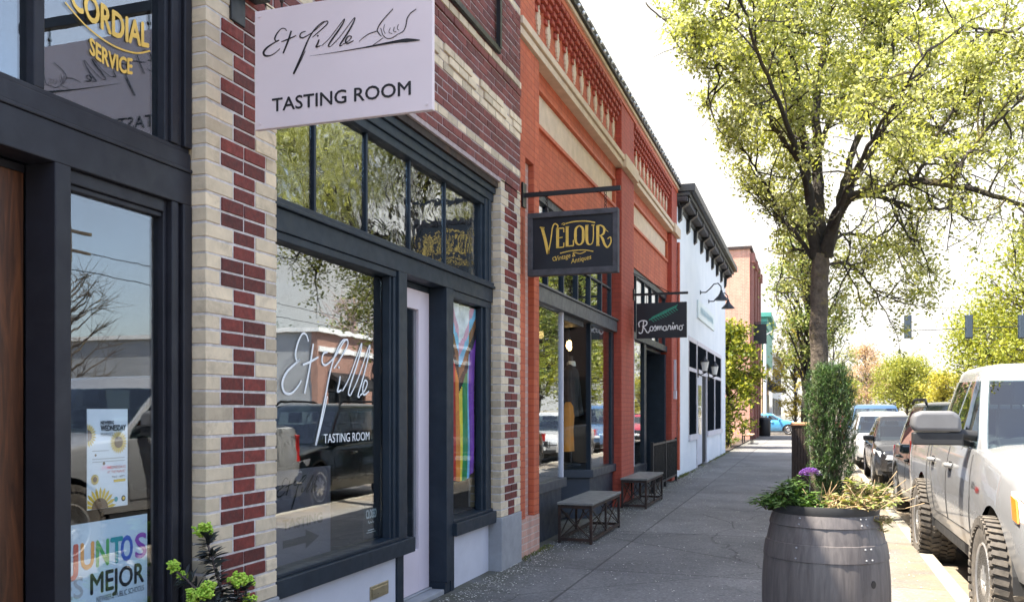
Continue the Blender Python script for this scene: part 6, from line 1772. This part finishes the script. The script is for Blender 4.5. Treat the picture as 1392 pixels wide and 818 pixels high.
tuft(BX-.19, BY-.10, 1.0, 50, .17, .20, .072, .015, (0, 0, 1)); tuft(BX-.31, BY-.06, 1.0, 28, .13, .11, .068, .014, (0, 1))
tuft(BX-.06, BY-.16, 1.0, 24, .10, .15, .062, .014, (0, 1))
for _ in range(26):
    a = random.uniform(2.3, 4.0); s0 = Vector((BX+.25*math.cos(a), BY+.25*math.sin(a), 1.05)); e_ = s0+Vector((math.cos(a)*.12, math.sin(a)*.12, random.uniform(-.07, .1)))
    st.tube([s0, s0.lerp(e_, .5)+Vector((0, 0, .03)), e_], .0012, 4, caps=False)
st.build('stem', M['bark'], wf)
B.mb.build('foliage', [leafmat('wallflower_green', [(.07, .15, .035), (.13, .23, .06)], trans=.3), leafmat('wallflower_pale', [(.16, .25, .08), (.12, .2, .05)], trans=.3)], wf)
ry = thing('planter_flowers', 'yellow green and straw coloured plant spilling over the right rim of the barrel', 'plant', (BX+.2, BY-.06, 1.0))
B = Blades(); st = MB()
tuft(BX+.17, BY-.06, 1.0, 54, .20, .22, .058, .014, (0, 1, 2)); tuft(BX+.27, BY-.02, 1.02, 40, .16, .17, .062, .015, (0, 0, 1)); tuft(BX+.06, BY-.18, 1.0, 24, .12, .13, .048, .009, (2, 2, 1))
tuft(BX+.29, BY-.12, .99, 16, .07, -.10, .05, .008, (0, 1, 2))
for _ in range(90):
    s0 = Vector((BX+random.uniform(-.05, .3), BY+random.uniform(-.22, .12), 1.03)); e_ = s0+Vector((random.gauss(.05, .10), random.gauss(-.02, .08), random.uniform(.02, .17)))
    st.tube([s0, s0.lerp(e_, .5)+rv(.03), e_], .0016, 4, caps=False)
for e_ in ((.44, -.05, 1.20), (.50, .02, 1.16), (.40, .05, 1.24)):
    s0 = Vector((BX+.22, BY-.03, 1.05)); st.tube([s0, s0.lerp(Vector((BX+e_[0], BY+e_[1], e_[2])), .6)+Vector((0, 0, -.02)), Vector((BX+e_[0], BY+e_[1], e_[2]))], .0022, 5)
st.build('stem', pmat('straw_stems', (.42, .30, .17), .85, .25, 8), ry)
B.mb.build('foliage', [leafmat('lime_leaf', [(.24, .30, .08), (.34, .38, .12)], trans=.35), leafmat('pale_leaf', [(.38, .38, .18), (.3, .34, .12)], trans=.35), leafmat('straw_leaf', [(.42, .30, .17), (.34, .24, .13)], trans=.2)], ry)
pf = thing('purple_flower', 'single purple flower head above the left side of the barrel', 'flower', (BX-.085, BY-.05, 1.0))
mb = MB(); mb.tube([(BX-.085, BY-.05, 1.0), (BX-.095, BY-.06, 1.12), (BX-.085, BY-.07, 1.225)], .004, 6); mb.build('stem', leafmat('flower_stem', [(.08, .15, .04), (.1, .17, .05)]), pf)
B = Blades()
for k in range(420):
    d = rv(); d.z = abs(d.z)*.8+.05; p = Vector((BX-.085, BY-.07, 1.215))+Vector((d.x*.05, d.y*.045, d.z*.034)); B.add(p, d, .018, .011, .2, 0, 2)
B.mb.build('petals', leafmat('purple_petals', [(.20, .08, .42), (.32, .16, .58), (.26, .11, .5)], trans=.3), pf)

# spurge by the near pier, in a pot below the picture
eu = thing('spurge_plant', 'spurge with lime green flower heads and dark narrow leaves beside the near brick pier', 'plant', (-2.62, 3.70, .42))
eo = at(285, 818, 3.70)
B = Blades(); st = MB(); HD = MB()
EY = 3.70
def stemline(px, py, Yo=0, seg=6):
    top_ = at(px, py, EY+Yo); b_ = Vector((-2.66+random.gauss(0, .02), 3.70+random.gauss(0, .02), .44))
    mid = b_.lerp(top_, .5); mid.x += (top_.x-b_.x)*-.18; mid.y += (top_.y-b_.y)*-.1
    return [b_, b_.lerp(mid, .6), mid, mid.lerp(top_, .55), top_]
HEADS = [(278, 722, 0, .052), (236, 772, -.10, .034), (249, 783, -.06, .026), (280, 805, -.16, .055), (264, 812, -.14, .045), (324, 790, .0, .050), (336, 792, .06, .032), (338, 817, .05, .04), (296, 842, -.2, .05), (300, 830, .1, .045)]
for px, py, Yo, r_ in HEADS:
    P = smoothpts(stemline(px, py, Yo), 4, .002); n = len(P)
    st.tube(P, [.009-.004*k/n for k in range(n)], 7)
    for j in range(260 if (px, py) == (278, 722) else 130 if r_ > .045 else 60):
        t = .32+.62*random.random(); p, d = polyl(P, t); a = random.random()*6.283
        o1 = d.orthogonal().normalized(); o2 = d.cross(o1)
        dr = (o1*math.cos(a)+o2*math.sin(a))*1.0+d*(.75-1.1*(1-t))
        B.add(p, dr, random.uniform(.065, .10)*(1.25-.5*t), .016, .55, random.choice((0, 0, 0, 1)), 4)
    c_ = P[-1]
    for j in range(46 if r_ > .04 else 26):
        d = rv(); d.z = d.z*.8+.25
        p = c_+d*r_*random.uniform(.45, 1.0); HD.tube([c_, p], .0018, 4, m=0, caps=False)
        for q in range(4):
            pp = p+rv(.009); B2 = .0075
            HD.ball(pp, B2, 6, 4, m=random.choice((0, 1)), sc=(1, 1, .7))
st.build('stem', pmat('spurge_stem', (.10, .07, .06), .7, .2, 8), eu, smooth=60)
B.mb.build('foliage', [leafmat('spurge_dark', [(.025, .028, .03), (.05, .055, .05)], trans=.1), leafmat('spurge_grey', [(.09, .10, .10), (.06, .07, .065)], trans=.1)], eu)
HD.build('flower_head', [pmat('spurge_lime', (.32, .52, .04), .6, .2, 30), pmat('spurge_yellow', (.48, .62, .08), .6, .2, 30)], eu, smooth=60)
pot = thing('plant_pot', 'round grey pot holding the spurge below the picture edge', 'pot', (-2.66, 3.70, 0))
mb = MB(); mb.lathe([(.13, 0), (.19, .42), (.21, .43), (.21, .47), (.18, .47), (.17, .42), (.0005, .42)], (-2.66, 3.70, 0), 30); mb.build('shell', M['stone'], pot, smooth=40)
mb = MB(); mb.lathe([(.172, .43), (.0005, .445)], (-2.66, 3.70, 0), 24); mb.build('soil', M['soil'], pot)

# dark brown kerbside litter bin half hidden by the yew
kb = thing('litter_bin', 'tall dark brown litter bin with a tan top behind the yew', 'litter bin', (-.17, 18.0, 0))
mb = MB(); mb.box(-.32, .0, 17.8, 18.2, .03, 1.30)
for k in range(6): mb.box(-.315+k*.053, -.275+k*.053, 17.785, 17.8, .08, 1.26)
mb.build('body', pmat('dark_brown_wood', (.035, .022, .016), .7, .3, 9, .3, .003), kb, bevel=.006)
mb = MB(); mb.box(-.34, .02, 17.77, 18.23, 1.30, 1.36); mb.build('lid', pmat('tan_cap', (.42, .22, .12), .7, .15, 6), kb, bevel=.015)

# weeds and moss along the foot of the shop fronts
B = Blades()
for k in range(150):
    y = random.choice([random.uniform(8.95, 10.1), random.uniform(20.7, 34.0), random.uniform(20.8, 22.5), random.uniform(28, 34)]); x = -2.93+abs(random.gauss(0, .05))
    for j in range(9):
        a = random.random()*6.283; B.add((x+random.gauss(0, .02), y+random.gauss(0, .03), 0), (math.cos(a)*.6, math.sin(a)*.6, 1), random.uniform(.02, .09)*(1 if y > 15 else .5), .007, .5, random.choice((0, 1)))
tag(B.mb.build('weeds', [leafmat('weed_green', [(.06, .11, .02), (.12, .17, .04)]), leafmat('weed_dry', [(.22, .2, .08), (.16, .15, .06)])], None), 'small weeds growing along the foot of the shop walls', 'weeds', kind='stuff')
B = Blades()
for k in range(260):
    x = -3.2-abs(random.gauss(0, 1.6)); y = random.uniform(34.2, 47.5)
    for j in range(7):
        a = random.random()*6.283; B.add((x+random.gauss(0, .05), y+random.gauss(0, .05), .05), (math.cos(a)*.7, math.sin(a)*.7, 1), random.uniform(.06, .28), .03, .5, random.choice((0, 1)))
tag(B.mb.build('ground_cover', [leafmat('bed_green', [(.07, .12, .02), (.16, .2, .05)]), leafmat('bed_brown', [(.2, .12, .06), (.12, .08, .04)])], None), 'low green and brown plants in the bed beyond the white shop', 'ground cover', kind='stuff')
# ------------------------------------------------------------ traffic signals on a span wire over the crossing
sigm = pmat('signal_housing', (.03, .045, .06), .5, .1, 6)
sig = None
SYY = 54.5
for k, (px, lab) in enumerate(((1234, 'hanging traffic signal seen from behind, leftmost against the white sky'), (1317, 'hanging traffic signal seen from behind in front of the bright tree, middle of the three'), (1389, 'hanging traffic signal cut by the right edge of the picture'))):
    p = at(px, 444, SYY)
    if sig is None:
        sig = thing('traffic_signal', lab, 'traffic light', (p.x, SYY, p.z), 'traffic signals on the span wire')
        x, z = p.x, p.z
        mb = MB(); mb.box(x-.20, x+.20, SYY-.05, SYY-.03, z-.66, z+.66); mb.box(x-.14, x+.14, SYY-.29, SYY-.051, z-.60, z+.60) ; mb.build('housing', sigm, sig, bevel=.03)
        mb = MB()
        for q in (-1, 0, 1): mb.lathe([(.125, 0), (.125, .22)], (x, SYY-.03, z+q*.38), 16, 'y')
        mb.build('visor', sigm, sig)
        for q, mm in ((1, 'lampr'), (0, 'lampo'), (-1, 'green')):
            mb = MB(); mb.lathe([(.11, 0), (.11, .015), (.0005, .03)], (x, SYY-.03, z+q*.38), 16, 'y'); mb.build('lens', M[mm], sig)
        mb = MB(); mb.tube([(x, SYY-.17, z+.6), (x, SYY-.17, z+.95)], .025, 8); mb.build('hanger', M['stone'], sig)
    else:
        c_ = copy_tree(sig); c_.location = (p.x, SYY, p.z); c_['label'] = lab
zw = at(1234, 444, SYY).z
def wire(name, label, pts, r, sag=.0):
    P = []
    a, b = Vector(pts[0]), Vector(pts[1])
    for k in range(25):
        t = k/24; p = a.lerp(b, t); p.z -= sag*4*t*(1-t); P.append(p)
    mb = MB(); mb.tube(P, r, 5); return tag(mb.build(name, M['blk'], None), label, 'wire')
wire('span_wire', 'thin upper span wire that carries the three traffic signals', ((.55, SYY-.17, zw+1.15), (17.9, SYY-.17, zw+1.15)), .014, .2)
wire('span_wire', 'thin lower span wire tying the traffic signals together', ((5.0, SYY-.17, zw-.25), (17.9, SYY-.17, zw-.05)), .022, .0)
sp = thing('signal_pole', 'grey signal pole on the far corner holding the span wires', 'pole', (17.95, SYY, 0))
mb = MB(); mb.tube([(17.95, SYY-.17, 0), (17.95, SYY-.17, 8.2)], [.16, .11], 12); mb.build('shaft', M['stone'], sp, smooth=60)
mb = MB(); mb.lathe([(.3, 0), (.3, .08), (.18, .2)], (17.95, SYY-.17, 0), 12); mb.build('base', M['stone'], sp)
sp2 = copy_tree(sp); sp2.location = (.55, SYY, 0); sp2['label'] = 'grey signal pole on the near corner left of the traffic signals'

# ------------------------------------------------------------ across the street (what the shop windows reflect)
op = thing('flat_roofed_building', 'grey walled building with a brown brick shop front across the street', 'building', (20, 52, 0))
M['greywall'] = pmat('grey_render', (.30, .31, .32), .85, .12, .8, .2, .004, dirt=((.40, .40, .40), .4))
M['brownb'] = brickmat('brown_brick', (.30, .15, .11), (.26, .13, .095), (.33, .25, .21))
mb = MB(); mb.box(18.2, 48, 45, 45.3, 0, 6.1); mb.box(18.2, 48, 63.7, 64, 0, 6.1); mb.box(47.7, 48, 45.3, 63.7, 0, 6.1); mb.build('wall', M['greywall'], op)
mb = MB(); mb.box(18.0, 18.35, 44.9, 64.1, 3.6, 6.0); mb.box(18.0, 18.35, 44.9, 46.2, 0, 3.6); mb.box(18.0, 18.35, 51.0, 52.2, 0, 3.6); mb.box(18.0, 18.35, 57.2, 58.2, 0, 3.6); mb.box(18.0, 18.35, 62.9, 64.1, 0, 3.6); mb.build('brick_front', M['brownb'], op)
mb = MB(); mb.box(17.8, 48.2, 44.75, 45.4, 6.0, 6.25); mb.box(17.8, 18.5, 45.4, 64.2, 6.0, 6.25); mb.box(17.9, 18.0, 45, 64, 4.9, 5.2); mb.build('cornice', M['offw'], op)
mb = MB(); mb.box(18.35, 47.7, 45.3, 63.7, 5.5, 5.6); mb.build('roof', M['stone'], op)
for y0, y1 in ((46.2, 51.0), (52.2, 57.2), (58.2, 62.9)):
    mb = MB()
    for k in range(4): mb.box(18.1, 18.2, y0+(y1-y0-.12)*k/3, y0+(y1-y0-.12)*k/3+.12, 0, 3.6)
    mb.box(18.1, 18.2, y0, y1, .4, .55); mb.box(18.1, 18.2, y0, y1, 2.7, 2.82)
    f = mb.build('shop_window', M['greyfr'], op)
    mb = MB(); mb.box(18.22, 18.25, y0, y1, 0, 3.6); mb.build('pane', M['oppglass'], f)
mb = MB(); mb.prism([(18.0, 3.5), (18.0, 3.8), (16.6, 2.9), (16.6, 2.7)], lambda u, v, w: (u, w, v), 46.3, 50.9); mb.build('awning', M['blk'], op)
for x in (24, 30, 36):
    mb = MB(); mb.box(x, x+2.4, 44.96, 44.999, 1.0, 3.2); mb.build('side_window', M['oppglass'], op)
mb = MB(); mb.lathe([(.6, 0), (.6, .1)], (17.3, 52, 4.2), 24, 'y'); mb.box(17.2, 18.0, 52.03, 52.07, 4.8, 4.85); mb.build('round_sign', M['ink'], op)
pw = thing('parapet_block', 'low white block building beyond the parking lot across the street', 'building', (50, 25, 0))
mb = MB(); mb.box(46, 60, 10, 40, 0, 4.6); mb.build('wall', M['offw'], pw)
for y in (13, 19, 25, 31):
    mb = MB(); mb.box(45.94, 46.0, y, y+3, 1, 3.2); mb.build('window', M['oppglass'], pw)
mb = MB(); mb.box(45.7, 60.2, 9.8, 40.2, 4.6, 4.9); mb.build('cornice', M['greywall'], pw)
up = thing('utility_pole', 'wooden utility pole with cross arms across the street', 'pole', (18.7, 24.7, 0))
mb = MB(); mb.tube([(18.7, 24.7, 0), (18.7, 24.7, 8.2)], [.16, .11], 10); mb.build('shaft', M['bark2'], up, smooth=60)
for z in (7.2, 7.9):
    mb = MB(); mb.box(18.65, 18.75, 23.7, 25.7, z, z+.1); mb.build('cross_arm', M['bark2'], up)
mb = MB(); mb.lathe([(.2, 6.2), (.22, 6.3), (.22, 6.9), (.1, 7.0)], (18.95, 24.7, 0), 14); mb.build('transformer', M['stone'], up, smooth=40)
for k, (z, lab) in enumerate(((7.35, 'lower overhead cable along the far side of the street'), (8.05, 'upper overhead cable along the far side of the street'))):
    wire('overhead_cable', lab, ((18.7, -40, z), (18.7, 120, z)), .018, .8)

rw = thing('added_shop_row', 'dark brick row of shops added across the street to darken window reflections', 'building', (22, -20, 0))  # unseen row added so the splayed pane reflects dark brick, not bright sky
dkb = brickmat('dark_brown_brick', (.10, .06, .05), (.085, .05, .045), (.12, .1, .09))
mb = MB(); mb.box(18.4, 32, -48, 3, 0, 8.5); mb.build('wall', dkb, rw)
mb = MB(); mb.box(18.1, 32.2, -48.2, 3.2, 8.5, 8.9); mb.build('cornice', M['stone'], rw)
for k in range(8):
    y = -46+k*6
    mb = MB(); mb.box(18.34, 18.4, y, y+4.6, .6, 3.2); mb.build('shop_window', M['oppglass'], rw)
    mb = MB(); mb.box(18.34, 18.4, y+.8, y+2.0, 4.8, 7.0); mb.build('window', M['oppglass'], rw)
    mb = MB(); mb.prism([(18.39, 3.4), (18.39, 3.8), (17.2, 3.2), (17.2, 3.0)], lambda u, v, w: (u, w, v), y-.1, y+4.7); mb.build('awning', M['green'] if k % 2 else M['steel'], rw)
